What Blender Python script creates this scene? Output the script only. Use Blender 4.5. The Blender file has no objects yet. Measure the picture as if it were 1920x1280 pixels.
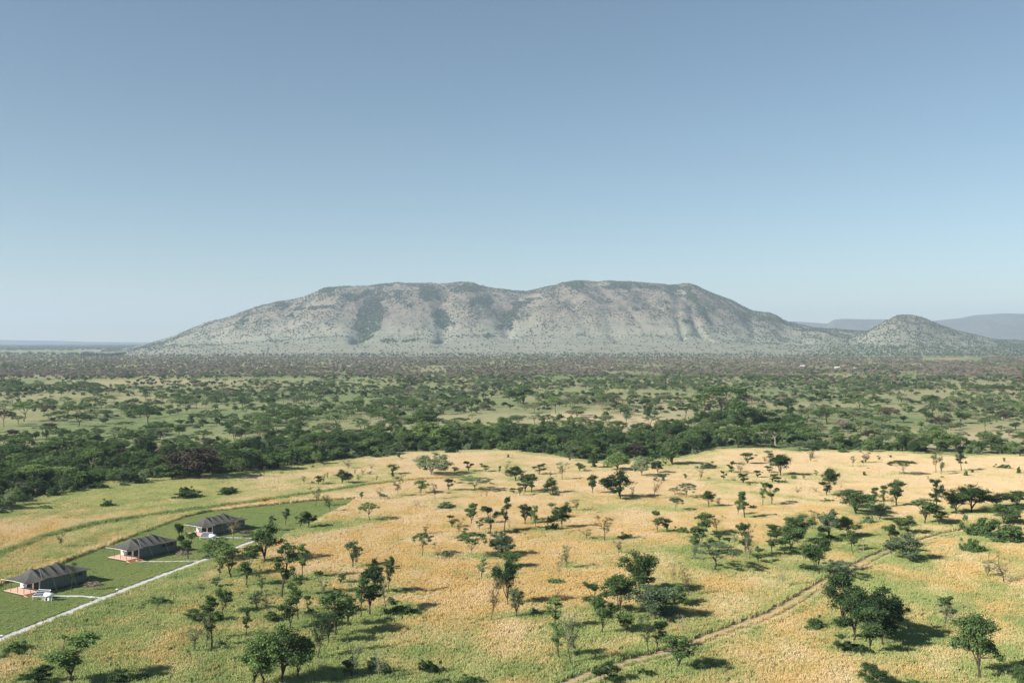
import bpy, bmesh, math, random
import numpy as np
from mathutils import Vector, geometry

R = math.radians
C = bpy.context.scene.collection
scene = bpy.context.scene
H = 50.0            # drone height above the plain, metres
F = 1900.0          # focal length in 1920-wide pixels (about 36 mm)
K = F / 1280.0

# ------------------------------------------------------------------ camera, sky, sun, exposure
cam_d = bpy.data.cameras.new("camera"); cam = bpy.data.objects.new("camera", cam_d); C.objects.link(cam)
cam.location = (0, 0, H); cam.rotation_euler = (R(90), 0, 0)
cam_d.lens = F * 36 / 1920; cam_d.sensor_width = 36; cam_d.clip_start = 1.0; cam_d.clip_end = 60000
scene.camera = cam

SUN_EL = 31.0
SUN_DIR = Vector((0.90 * math.cos(R(SUN_EL)), 0.436 * math.cos(R(SUN_EL)), -math.sin(R(SUN_EL)))).normalized()
sun_d = bpy.data.lights.new("sun", 'SUN'); sun = bpy.data.objects.new("sun", sun_d); C.objects.link(sun)
sun_d.energy = 5.0; sun_d.angle = R(0.55); sun_d.color = (1.0, 0.93, 0.82)
sun.rotation_euler = SUN_DIR.to_track_quat('-Z', 'Y').to_euler(); sun.location = (-300, -150, 300)

world = bpy.data.worlds.new("World"); scene.world = world; world.use_nodes = True
wn = world.node_tree; wn.nodes.clear()
sky = wn.nodes.new('ShaderNodeTexSky'); sky.sky_type = 'NISHITA'; sky.sun_disc = False
sky.sun_elevation = R(SUN_EL); sky.sun_rotation = math.atan2(-SUN_DIR.x, -SUN_DIR.y)
sky.air_density = 1.0; sky.dust_density = 0.15; sky.ozone_density = 1.0; sky.altitude = 1200
hs = wn.nodes.new('ShaderNodeHueSaturation'); hs.inputs['Saturation'].default_value = 0.92; hs.inputs['Hue'].default_value = 0.49
bg = wn.nodes.new('ShaderNodeBackground'); bg.inputs['Strength'].default_value = 0.0505
wo = wn.nodes.new('ShaderNodeOutputWorld')
tint = wn.nodes.new('ShaderNodeMix'); tint.data_type = 'RGBA'; tint.blend_type = 'MULTIPLY'; tint.inputs[0].default_value = 1; tint.inputs[7].default_value = (0.94, 0.985, 1.0, 1)
wn.links.new(sky.outputs[0], hs.inputs['Color']); wn.links.new(hs.outputs[0], tint.inputs[6]); wn.links.new(tint.outputs[2], bg.inputs['Color']); wn.links.new(bg.outputs[0], wo.inputs['Surface'])

scene.view_settings.view_transform = 'Standard'; scene.view_settings.look = 'None'
scene.view_settings.exposure = 1.1; scene.view_settings.gamma = 1.0
scene.cycles.use_denoising = True
scene.cycles.max_bounces = 5; scene.cycles.diffuse_bounces = 2; scene.cycles.glossy_bounces = 1
scene.cycles.transmission_bounces = 3; scene.cycles.volume_bounces = 0; scene.cycles.transparent_max_bounces = 8
HAZE_DENSITY = 0.000078

# ------------------------------------------------------------------ small maths
def G(px, py, z=0.0):
    """ground point seen at a position of the 1920x1280 photograph"""
    d = F * (H - z) / (py - 640.0)
    return ((px - 960.0) / F * d, d)

def PIX(x, y, z=0.0):
    return 960 + F * x / y, 640 + F * (H - z) / y

def _h(ix, iy, s):
    n = (ix.astype(np.int64) * 374761393 + iy.astype(np.int64) * 668265263 + s * 1442695041) & 0xFFFFFFFF
    n = ((n ^ (n >> 13)) * 1274126177) & 0xFFFFFFFF
    return ((n ^ (n >> 16)) & 0xFFFF) / 65535.0

def vnoise(x, y, s=0):
    x = np.asarray(x, float); y = np.asarray(y, float)
    ix = np.floor(x); iy = np.floor(y); fx = x - ix; fy = y - iy
    fx = fx * fx * (3 - 2 * fx); fy = fy * fy * (3 - 2 * fy)
    a = _h(ix, iy, s); b = _h(ix + 1, iy, s); c = _h(ix, iy + 1, s); d = _h(ix + 1, iy + 1, s)
    return (a + (b - a) * fx) * (1 - fy) + (c + (d - c) * fx) * fy

def fbm(x, y, s=0, o=4):
    v = 0; a = 0.5; t = 0
    for k in range(o):
        v = v + a * vnoise(np.asarray(x) * 2 ** k + 17.3 * k, np.asarray(y) * 2 ** k - 9.1 * k, s + k); t += a; a *= 0.5
    return v / t

def sstep(a, b, x):
    t = np.clip((x - a) / (b - a), 0, 1); return t * t * (3 - 2 * t)

def seg_dist(x, y, pts):
    d = np.full(np.shape(x), 1e9)
    for (x0, y0), (x1, y1) in zip(pts[:-1], pts[1:]):
        vx, vy = x1 - x0, y1 - y0; L = vx * vx + vy * vy + 1e-9
        t = np.clip(((x - x0) * vx + (y - y0) * vy) / L, 0, 1)
        d = np.minimum(d, np.hypot(x - x0 - t * vx, y - y0 - t * vy))
    return d

def in_poly(x, y, pts):
    ins = np.zeros(np.shape(x), bool); n = len(pts); j = n - 1
    for i in range(n):
        xi, yi = pts[i]; xj, yj = pts[j]
        with np.errstate(divide='ignore', invalid='ignore'):
            c = ((yi > y) != (yj > y)) & (x < (xj - xi) * (y - yi) / (yj - yi + 1e-12) + xi)
        ins ^= c; j = i
    return ins

def smooth_line(pts, n=6):
    out = []
    P = [pts[0]] + list(pts) + [pts[-1]]
    for i in range(1, len(P) - 2):
        for k in range(n):
            t = k / n
            q = [0.5 * (2 * P[i][a] + (P[i+1][a] - P[i-1][a]) * t + (2 * P[i-1][a] - 5 * P[i][a] + 4 * P[i+1][a] - P[i+2][a]) * t * t
                 + (3 * P[i][a] - P[i-1][a] - 3 * P[i+1][a] + P[i+2][a]) * t ** 3) for a in (0, 1)]
            out.append(tuple(q))
    out.append(tuple(pts[-1])); return out

# ------------------------------------------------------------------ mesh and material helpers
def mesh_np(name, V, Fc, mat=None, smooth=False):
    V = np.asarray(V, np.float32); Fc = np.asarray(Fc, np.int32)
    m = bpy.data.meshes.new(name); k = Fc.shape[1]
    m.vertices.add(len(V)); m.vertices.foreach_set("co", V.ravel())
    m.loops.add(Fc.size); m.loops.foreach_set("vertex_index", Fc.ravel())
    m.polygons.add(len(Fc)); m.polygons.foreach_set("loop_start", np.arange(0, Fc.size, k, dtype=np.int32))
    m.polygons.foreach_set("use_smooth", np.full(len(Fc), smooth))
    m.update(calc_edges=True)
    if mat: m.materials.append(mat)
    return m

def add_attr(m, name, vals):
    a = m.attributes.new(name, 'FLOAT', 'POINT'); a.data.foreach_set("value", np.asarray(vals, np.float32).ravel())

def link(name, mesh, parent=None, loc=None, kind=None):
    o = bpy.data.objects.new(name, mesh); C.objects.link(o)
    if parent is not None: o.parent = parent
    if loc is not None: o.location = loc
    if kind: o['kind'] = kind
    return o

def tag(o, label, cat, group=None):
    o['label'] = label; o['category'] = cat
    if group: o['group'] = group
    return o

def lin(r, g, b):
    f = lambda c: (c / 255 / 12.92) if c / 255 <= 0.04045 else ((c / 255 + 0.055) / 1.055) ** 2.4
    return (f(r), f(g), f(b), 1)

class NT:
    def __init__(s, name):
        s.m = bpy.data.materials.new(name); s.m.use_nodes = True; s.t = s.m.node_tree; s.t.nodes.clear()
        s.out = s.t.nodes.new('ShaderNodeOutputMaterial')
    def n(s, typ, **kw):
        o = s.t.nodes.new(typ)
        for k, v in kw.items():
            if k.startswith('i_'):
                key = k[2:]
                o.inputs[int(key) if key.isdigit() else key.replace('_', ' ')].default_value = v
            else: setattr(o, k, v)
        return o
    def l(s, a, b): s.t.links.new(a, b)
    def noise(s, scale, detail=4, rough=0.55, vec=None):
        o = s.n('ShaderNodeTexNoise', i_Scale=scale, i_Detail=detail, i_Roughness=rough)
        if vec is not None: s.l(vec, o.inputs['Vector'])
        return o.outputs[0]
    def pos(s): return s.n('ShaderNodeNewGeometry').outputs['Position']
    def ramp(s, fac, stops):
        o = s.n('ShaderNodeValToRGB'); e = o.color_ramp.elements
        while len(e) < len(stops): e.new(0.5)
        for i, (p, c) in enumerate(stops): e[i].position = p; e[i].color = c
        s.l(fac, o.inputs[0]); return o.outputs[0]
    def mix(s, fac, a, b, mode='MIX'):
        o = s.n('ShaderNodeMix', data_type='RGBA', blend_type=mode)
        for v, i in ((fac, 0), (a, 6), (b, 7)):
            if isinstance(v, (int, float, tuple)): o.inputs[i].default_value = v
            else: s.l(v, o.inputs[i])
        return o.outputs[2]
    def math(s, op, a, b=0.0, c=0.0, clamp=False):
        o = s.n('ShaderNodeMath', operation=op, use_clamp=clamp)
        for v, i in ((a, 0), (b, 1), (c, 2)):
            if isinstance(v, (int, float)): o.inputs[i].default_value = v
            else: s.l(v, o.inputs[i])
        return o.outputs[0]
    def attr(s, name, typ='GEOMETRY'):
        return s.n('ShaderNodeAttribute', attribute_name=name, attribute_type=typ).outputs['Fac']
    def bsdf(s, col, rough=0.9, bump=None, bstr=0.5, bdist=0.3, spec=0.1, metal=0.0):
        b = s.n('ShaderNodeBsdfPrincipled', i_Roughness=rough, i_Metallic=metal)
        b.inputs['Specular IOR Level'].default_value = spec
        if isinstance(col, tuple): b.inputs['Base Color'].default_value = col
        else: s.l(col, b.inputs['Base Color'])
        if bump is not None:
            bp = s.n('ShaderNodeBump', i_Strength=bstr, i_Distance=bdist); s.l(bump, bp.inputs['Height']); s.l(bp.outputs[0], b.inputs['Normal'])
        s.l(b.outputs[0], s.out.inputs[0]); return s.m

def plain(name, col, rough=0.8, var=0.15, scale=3.0, metal=0.0, spec=0.2, bstr=0.2):
    t = NT(name); p = t.n('ShaderNodeTexCoord').outputs['Object']
    nz = t.noise(scale, 5, 0.6, p)
    dark = tuple(c * (1 - var * 1.6) for c in col[:3]) + (1,); lite = tuple(min(1, c * (1 + var)) for c in col[:3]) + (1,)
    return t.bsdf(t.ramp(nz, [(0.3, dark), (0.7, lite)]), rough, nz, bstr, 0.02, spec, metal)

def leaf_mat(name, c_dark, c_lite, trans=0.25, sat=1.0):
    t = NT(name)
    oi = t.n('ShaderNodeObjectInfo').outputs['Random']
    p = t.n('ShaderNodeTexCoord').outputs['Object']
    nz = t.noise(5.0, 3, 0.6, p)
    f = t.math('ADD', t.math('MULTIPLY', nz, 0.9), t.math('MULTIPLY', t.math('SUBTRACT', oi, 0.5), 0.55))
    col = t.ramp(f, [(0.22, c_dark), (0.72, c_lite)])
    d = t.n('ShaderNodeBsdfDiffuse'); tr = t.n('ShaderNodeBsdfTranslucent'); mx = t.n('ShaderNodeMixShader', i_0=trans)
    t.l(col, d.inputs[0]); t.l(t.mix(1.0, col, (1.0, 1.1, 0.55, 1), 'MULTIPLY'), tr.inputs[0])
    t.l(d.outputs[0], mx.inputs[1]); t.l(tr.outputs[0], mx.inputs[2]); t.l(mx.outputs[0], t.out.inputs[0])
    return t.m

LEAF = {
    'd': leaf_mat("dark_leaves", (0.032, 0.066, 0.029, 1), (0.115, 0.180, 0.068, 1)),
    'm': leaf_mat("green_leaves", (0.062, 0.116, 0.044, 1), (0.190, 0.275, 0.100, 1)),
    'g': leaf_mat("grey_green_leaves", (0.105, 0.155, 0.088, 1), (0.260, 0.320, 0.175, 1)),
    'y': leaf_mat("olive_leaves", (0.105, 0.098, 0.040, 1), (0.220, 0.205, 0.090, 1)),
    'b': leaf_mat("dry_twigs", (0.085, 0.070, 0.062, 1), (0.190, 0.155, 0.135, 1), 0.1),
    'f': leaf_mat("pale_mauve_twigs", (0.190, 0.158, 0.140, 1), (0.400, 0.330, 0.290, 1), 0.1),
    'w': leaf_mat("dark_brown_twigs", (0.060, 0.052, 0.042, 1), (0.135, 0.115, 0.095, 1), 0.1),
    'v': leaf_mat("mauve_brown_twigs", (0.150, 0.118, 0.102, 1), (0.335, 0.265, 0.228, 1), 0.1),
}
BARK = plain("bark", (0.075, 0.058, 0.043, 1), 0.95, 0.3, 6.0)
BARK_PALE = plain("pale_bark", (0.27, 0.235, 0.18, 1), 0.95, 0.3, 6.0)

# ------------------------------------------------------------------ layout of the place
LAWN_PX = [(-260, 1190), (-60, 1122), (0, 1098), (60, 1078), (128, 1051), (196, 1025), (261, 1001), (344, 970), (383, 961), (480, 950), (576, 940),
           (669, 935), (652, 948), (617, 964), (588, 980), (559, 993), (525, 1010), (497, 1020), (455, 1028), (386, 1053), (0, 1203), (-260, 1304)]
LAWN = [G(*p) for p in LAWN_PX]
PATH = smooth_line([G(*p) for p in [(-120, 1246), (0, 1199), (100, 1159), (190, 1123), (290, 1084), (381, 1050), (452, 1023), (492, 1008)]], 4)
BRANCHES = [[G(*p) for p in [(96, 1117), (150, 1117), (192, 1121)]],
            [G(*p) for p in [(250, 1052), (310, 1052), (376, 1051)]],
            [G(*p) for p in [(404, 1007), (462, 1008), (490, 1010)]]]
TRACK = smooth_line([G(*p) for p in [(1040, 1300), (1085, 1278), (1168, 1249), (1256, 1226), (1303, 1208), (1358, 1187), (1440, 1158), (1494, 1129), (1548, 1094),
                     (1602, 1066), (1663, 1037), (1727, 1016), (1763, 1006), (1808, 996), (1880, 985), (1990, 978)]], 5)
DITCH = [G(*p) for p in [(-80, 1060), (0, 1039), (42, 1025), (74, 1011), (134, 996), (178, 985), (237, 976), (267, 971), (350, 959), (420, 950), (480, 942), (530, 935),
         (577, 928), (622, 922), (680, 912), (730, 906), (800, 900), (880, 897)]]
GULLY2 = [G(*p) for p in [(1400, 925), (1450, 930), (1520, 940), (1580, 948), (1640, 965)]]
MEADOW_EDGE = [(-200, 985), (0, 952), (60, 925), (200, 905), (290, 900), (400, 893), (480, 886), (560, 874), (640, 866), (700, 858), (760, 850), (860, 848), (960, 848), (1040, 858),
               (1110, 868), (1200, 868), (1290, 860), (1340, 845), (1440, 842), (1500, 850), (1560, 847), (1700, 850), (1800, 858), (1920, 855), (2150, 855)]
EDGE = [G(*p) for p in MEADOW_EDGE]
def edge_y(x):
    return np.interp(x, [p[0] for p in sorted(EDGE)], [p[1] for p in sorted(EDGE)])

# ------------------------------------------------------------------ hand-placed vegetation: crop offset, scale, then (base x, base y, top y, width, form+colour)
CROPS = [
 (480, 860, 6.0, [(540,295,190,70,'Sy'),(705,300,190,110,'Vd'),(750,300,160,50,'Sg'),(805,240,150,50,'Sm'),(965,290,125,180,'Dd'),(1110,190,115,45,'Sm'),
  (1160,270,170,100,'Sm'),(1300,135,60,70,'By'),(1540,185,60,120,'Vm'),(1600,435,180,170,'Sy'),(1410,470,310,110,'Sy'),(1188,460,370,50,'Vd'),
  (675,540,320,150,'Sg'),(785,530,420,80,'Sm'),(840,605,390,160,'Sm'),(1275,705,500,240,'Um'),(590,785,590,180,'Dd'),(505,795,600,110,'Vm'),
  (330,740,570,100,'Td'),(370,670,545,60,'Sg'),(178,820,650,100,'Tg'),(1095,1240,950,150,'Vg'),(1130,1220,1080,80,'Sd'),(1490,1250,1150,120,'Vd'),
  (1800,560,470,110,'Bg'),(285,175,140,60,'Hm'),(90,215,80,60,'Sg'),(1040,120,20,120,'Bg')]),
 (780, 860, 6.0, [(170,195,-60,400,'Gg'),(590,155,30,110,'Vd'),(780,155,70,80,'Vd'),(1005,165,20,100,'Bg'),(1120,260,90,200,'Dd'),(1230,385,180,180,'Vd'),
  (1300,400,200,110,'Vd'),(60,400,240,160,'Vm'),(222,470,270,110,'Sy'),(362,370,225,100,'Vd'),(650,370,215,370,'Ug'),(735,450,380,40,'By'),(790,450,360,40,'By'),
  (330,565,475,280,'Hg'),(285,620,590,80,'Hm'),(620,750,500,140,'Vm'),(405,790,640,110,'Vd'),(485,895,660,80,'Sg'),(550,860,785,80,'Vd'),(710,815,675,70,'Vd'),
  (840,850,540,190,'Vd'),(990,830,455,130,'Td'),(1045,830,680,30,'By'),(1220,750,510,150,'Vd'),(1355,830,540,110,'Tm'),(1645,795,520,200,'Dd'),(1560,690,500,120,'Vg'),
  (1520,720,620,170,'Hm'),(1800,600,450,130,'Sy'),(120,860,740,120,'Sy'),(75,1110,860,240,'Um'),(250,1150,1000,100,'By'),(340,1110,1030,160,'Hg'),
  (630,1130,870,320,'Um'),(960,1110,850,260,'Gg'),(1080,1240,1060,190,'Dd'),(1540,400,215,150,'Dd'),(1640,250,30,190,'Sm'),(1385,190,60,130,'Vd'),(1100,400,330,80,'Vd'),
  (1690,1255,990,110,'Sg'),(750,1255,1140,100,'Sm'),(885,1255,1180,90,'By')]),
 (1080, 840, 6.0, [(40,270,170,110,'Vm'),(205,230,80,120,'Vd'),(90,280,200,60,'Sy'),(470,260,60,280,'Gm'),(740,330,90,200,'Gg'),(920,290,140,150,'Dd'),(970,340,285,130,'Hd'),
  (1090,200,-10,230,'Dm'),(1405,380,230,90,'Sy'),(1480,240,140,220,'Hg'),(195,520,300,120,'Vd'),(498,585,272,335,'Dd'),(640,560,430,70,'Sd'),(880,585,340,180,'By'),
  (1115,540,450,130,'Um'),(1240,575,400,240,'Ug'),(1120,720,565,150,'Ud'),(1490,675,480,145,'Dd'),(1665,380,260,60,'Vd'),(1780,400,310,60,'By'),(1880,410,290,100,'Vd'),
  (1745,290,155,80,'Vd'),(1830,300,150,90,'Bg'),(325,1055,760,250,'Sy'),(920,965,715,120,'Vd'),(1020,960,790,120,'Vd'),(1190,965,870,160,'Hm'),(560,1025,940,180,'Hm'),
  (485,1200,1050,100,'Sg'),(1445,1000,730,220,'Vm'),(1580,960,760,180,'Sy'),(1325,1240,920,160,'Tm'),(1610,1050,930,190,'Vm'),(1780,1100,960,130,'Sm'),(1905,800,510,110,'Tm')]),
 (1380, 840, 6.0, [(125,190,50,160,'Vd'),(50,300,160,110,'Bg'),(78,415,285,100,'Vd'),(240,345,250,80,'Vd'),(330,180,90,80,'Sy'),(500,325,75,230,'Dd'),(385,160,25,110,'Vg'),
  (370,290,200,110,'Vd'),(410,395,290,140,'Vd'),(405,645,400,150,'Vd'),(300,665,390,100,'Tm'),(555,390,330,40,'By'),(650,360,290,80,'Hm'),(900,320,250,40,'Vd'),
  (1050,520,230,190,'Dd'),(1185,480,380,60,'By'),(690,530,430,100,'By'),(900,500,440,100,'By'),(850,115,20,120,'Sy'),(1315,220,80,80,'Sg'),(1460,180,80,100,'Sy'),
  (1480,240,215,80,'Hd'),(1880,310,140,280,'Ud'),(1340,760,480,440,'Dm'),(1040,610,560,170,'Hd'),(1560,620,440,90,'Vd'),(1660,680,430,100,'Td'),(1810,660,360,190,'Vd'),
  (1615,830,620,190,'Dd'),(1490,855,740,160,'Hg'),(100,805,510,110,'Tm'),(180,690,630,110,'Hd'),(105,1250,880,150,'Vd'),(400,1180,980,140,'Vd'),(610,1180,880,260,'Dm'),
  (690,1080,740,290,'Dd'),(430,1000,860,200,'Vm'),(860,930,700,200,'Sy'),(1045,1050,700,260,'Dg'),(1250,1020,760,290,'Dm'),(1310,1180,960,150,'Td'),(1180,1070,990,70,'Vd'),
  (1745,1210,890,170,'Vd'),(160,1250,1110,80,'Bg')]),
 (1440, 820, 2.783, [(265,720,548,140,'Dd'),(730,510,412,125,'Dd'),(740,650,520,150,'Dg'),(820,455,320,120,'Vm'),(875,410,230,100,'Td'),(980,405,275,120,'Dd'),(1060,400,250,170,'Dd'),
  (1190,370,290,110,'Dd'),(1300,370,275,130,'Dd'),(1130,520,400,210,'Hd'),(1230,450,350,150,'Dd'),(1260,550,440,200,'Hd'),(1060,600,520,100,'Hm'),(1100,605,560,80,'Hm'),
  (350,690,640,90,'Hm'),(370,750,660,160,'Ug'),(75,785,675,60,'By'),(1140,735,650,90,'Sg'),(1235,770,640,140,'By'),(925,985,840,80,'Vm'),(950,985,865,150,'By'),
  (390,990,740,190,'Dd'),(450,1070,830,180,'Dd'),(525,930,830,70,'Vd'),(596,1090,820,180,'Dd'),(650,1040,840,140,'Dd'),(250,1000,930,110,'Hd'),(365,1130,1035,60,'Vd'),
  (1105,1270,940,190,'Dd'),(530,1300,1190,150,'Dd'),(745,1300,1255,80,'Hm'),(1320,1310,1200,100,'Dd'),(875,190,60,70,'Sy'),(1010,180,70,60,'Td'),(1230,165,135,80,'Hm'),
  (660,70,30,70,'Vm'),(510,140,70,60,'Sy')]),
 (960, 820, 2.783, [(665,830,615,160,'Dd'),(700,800,700,120,'Vd'),(565,940,735,165,'Dd'),(470,1025,850,130,'Dm'),(590,960,915,80,'Hd'),(745,960,790,210,'Dg'),(850,880,780,130,'Dm'),
  (925,835,690,90,'Bg'),(845,765,660,30,'By'),(708,1130,940,100,'Sm'),(755,1115,970,80,'Vd'),(890,1040,930,50,'By'),(865,1210,1045,150,'Vd'),(945,1140,1060,40,'Bg'),
  (230,1010,860,80,'Tm'),(243,1160,990,90,'Tm'),(305,1190,930,90,'Sg'),(322,1185,960,80,'Sg'),(520,1285,1185,120,'Dd'),(20,950,800,80,'Vg'),(1060,695,565,220,'Ug'),
  (950,620,480,80,'Tm'),(1060,565,530,90,'Hg'),(1215,640,465,80,'Sd'),(1240,640,560,50,'Bg'),(283,690,570,40,'Sg'),(245,740,650,30,'By'),(225,765,730,90,'Hm'),(558,610,540,30,'Sg')]),
 (640, 1040, 5.334, [(462,412,65,110,'Td'),(290,620,220,230,'Vd'),(195,645,260,130,'Vd'),(335,400,130,160,'Vd'),(452,560,230,110,'Sg'),(65,720,450,130,'Vd'),(600,600,480,300,'Hd'),
  (110,1240,890,200,'Sg'),(100,1220,1040,140,'Dd'),(330,1150,1020,200,'Hd'),(450,1200,1100,150,'Hd'),(870,1190,1040,230,'Hd'),(1000,1300,1235,280,'Hd'),(1300,1300,1190,260,'Hd'),
  (1500,670,250,180,'Sy'),(1395,250,60,90,'Tg'),(1665,520,100,180,'Dd'),(1540,230,110,80,'Sy'),(730,420,300,20,'By')]),
 (340, 1000, 4.572, [(710,260,-40,280,'Dd'),(420,385,140,170,'Vm'),(300,240,50,240,'Gm'),(560,460,180,150,'Vm'),(858,560,150,180,'Td'),(1035,400,130,130,'Tm'),(55,220,10,110,'Vd'),
  (320,400,260,60,'Tg'),(300,470,390,110,'Vg'),(150,490,430,130,'Sg'),(345,700,490,150,'Dd'),(262,1000,600,190,'Td'),(110,760,660,160,'Dm'),(225,920,560,100,'Sd'),
  (115,1030,800,200,'Sg'),(150,1210,1060,60,'By'),(735,735,480,160,'Sy'),(1000,740,410,150,'Td'),(930,830,560,160,'Vd'),(555,900,680,90,'Td'),(1220,580,380,110,'Sm'),
  (1365,440,350,80,'Vd'),(1330,890,540,230,'Vd'),(1255,960,700,140,'Vm'),(1430,810,580,130,'Vd'),(1170,1090,720,260,'Sd'),(1180,1160,1085,90,'Bg'),(1000,1250,950,200,'Dd'),
  (860,1300,830,320,'Dd'),(700,1300,880,330,'Dm'),(620,1320,960,280,'Dm'),(1320,530,470,140,'Hm')]),
 (0, 900, 3.369, [(390,430,325,70,'Sg'),(1150,460,290,60,'Vd'),(455,705,520,90,'Sm'),(440,1290,1010,250,'Vm'),(250,1300,1180,170,'Dd'),(100,1095,1020,220,'Hd'),
  (1000,785,730,140,'Hm'),(545,930,905,50,'Hd'),(680,175,110,80,'Hd'),(1180,120,50,180,'Hd'),(1430,98,40,110,'Hd'),(290,185,150,90,'Hm'),(740,1290,1215,200,'Hd'),
  (870,1270,1215,150,'Hd'),(1471,365,245,150,'Sy'),(1370,340,270,90,'Vm')]),
 # the wooded belt and the plain beyond it
 (0, 660, 4.0, [(1040,770,600,340,'Ud'),(1495,950,710,420,'Dv'),(490,830,640,400,'Um'),(180,520,380,200,'Um'),(510,500,390,130,'Um'),(590,560,470,190,'Ud'),(790,500,445,120,'Um'),
  (940,590,520,230,'Um'),(90,640,580,150,'Dv'),(380,600,530,110,'Dv'),(330,460,400,180,'Uv'),(30,560,440,130,'Uv'),(1520,560,500,80,'Dd'),(1550,700,640,130,'Dv'),
  (1800,900,740,260,'Ud'),(720,800,740,110,'Dd'),(1850,590,520,100,'Dm'),(1110,560,400,260,'Um'),(700,420,350,180,'Um'),(700,330,240,150,'Um'),(1820,420,350,150,'Um'),
  (350,910,780,200,'Dg'),(790,960,880,150,'Bg'),(1200,900,770,180,'Dm'),(1290,960,830,200,'Dm'),(60,820,700,220,'Um'),(1060,990,930,130,'Hm'),(560,1030,900,220,'Hm'),
  (300,1000,870,200,'Hd'),(60,1020,920,200,'Hd'),(740,1030,960,140,'Hm'),(1720,1060,1000,150,'Hm'),(1390,1060,1000,110,'Hd'),(1670,1000,950,60,'Bg')]),
 (480, 660, 4.0, [(325,580,430,280,'Um'),(35,590,480,200,'Um'),(615,590,460,180,'Ug'),(100,410,340,150,'Dm'),(1290,715,520,300,'Dm'),(1230,590,430,280,'Dd'),(720,740,590,300,'Ud'),
  (580,680,590,150,'Dd'),(130,890,750,330,'Dm'),(200,760,650,330,'Dg'),(1390,700,600,160,'Dv'),(1750,660,540,160,'Gm'),(1180,440,365,180,'Um'),(925,450,390,80,'Dm'),
  (1030,440,360,130,'Um'),(1590,420,340,180,'Um'),(1505,440,390,60,'Dv'),(1620,500,465,60,'Um'),(690,880,800,100,'Bg'),(1140,250,190,100,'Uv'),(560,245,215,50,'Dv'),
  (440,260,210,80,'Dv'),(1010,770,700,120,'Dd'),(1460,760,700,110,'Hm')]),
 (960, 660, 4.0, [(325,460,335,130,'Um'),(485,490,425,150,'Dg'),(500,590,490,150,'Um'),(705,540,450,60,'Dd'),(1070,490,445,70,'Dm'),(215,670,550,170,'Dd'),(355,690,570,160,'Dd'),
  (1560,500,260,400,'Um'),(1450,480,330,300,'Um'),(1300,500,390,160,'Um'),(1690,570,360,260,'Dd'),(1695,720,560,280,'Um'),(1900,690,540,200,'Um'),(1850,560,420,300,'Dg'),
  (940,720,600,240,'Dd'),(930,790,680,150,'Gv'),(780,690,600,120,'Dm'),(1280,660,550,180,'Dd'),(1400,710,560,200,'Dd'),(1200,850,690,170,'Dd'),(770,410,310,120,'Bg'),
  (700,400,320,160,'Um'),(915,400,320,100,'Um'),(90,400,250,200,'Dm'),(1015,410,350,110,'Dd'),(470,800,700,160,'Dg')]),
 (1440, 660, 4.0, [(655,555,420,230,'Ug'),(440,540,420,300,'Um'),(690,440,350,280,'Um'),(915,530,420,150,'Uv'),(1190,525,440,100,'Dd'),(1300,560,480,230,'Gv'),(1440,535,450,130,'Dd'),
  (1290,740,590,280,'Dm'),(925,610,550,70,'Dd'),(1770,515,440,70,'Dv'),(60,700,540,250,'Um'),(230,740,660,130,'Gg'),(390,740,660,100,'Dm'),(860,680,620,100,'Dd'),(755,655,590,40,'Dv'),
  (640,690,620,90,'Dv'),(960,740,675,80,'Vd'),(780,750,690,100,'Gg'),(1590,755,660,130,'Dd'),(1740,760,690,130,'Gm'),(1890,790,700,90,'Dg'),(1140,745,660,150,'Dm'),
  (150,440,350,160,'Dd'),(50,525,430,150,'Dd'),(170,540,460,130,'Dd'),(1430,340,300,40,'Dd'),(1220,400,320,120,'Dd'),(1750,320,250,180,'Um'),(1580,320,250,180,'Um'),
  (470,350,300,150,'Um'),(1900,645,590,130,'Dm'),(180,640,590,100,'Bg')]),
]
plants = []     # dict: form, col, x, y, h, w, hand
seen = []
for ox, oy, s, items in CROPS:
    for bx, by, ty, w, k in items:
        px, py = ox + bx / s, oy + by / s
        x, y = G(px, py); m = y / F
        big = (1.10 if k[0] in 'DVTUG' else 1.0) * (1.08 if py > 1020 else 1.0)
        plants.append(dict(f=k[0], c=k[1] if k[1] != 'v' else 'w', x=x, y=y, h=(by - ty) / s * m * big, w=w / s * m * big * (1.12 if k[0] in 'DV' else 1.0), hand=True, px=px, py=py))

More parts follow.
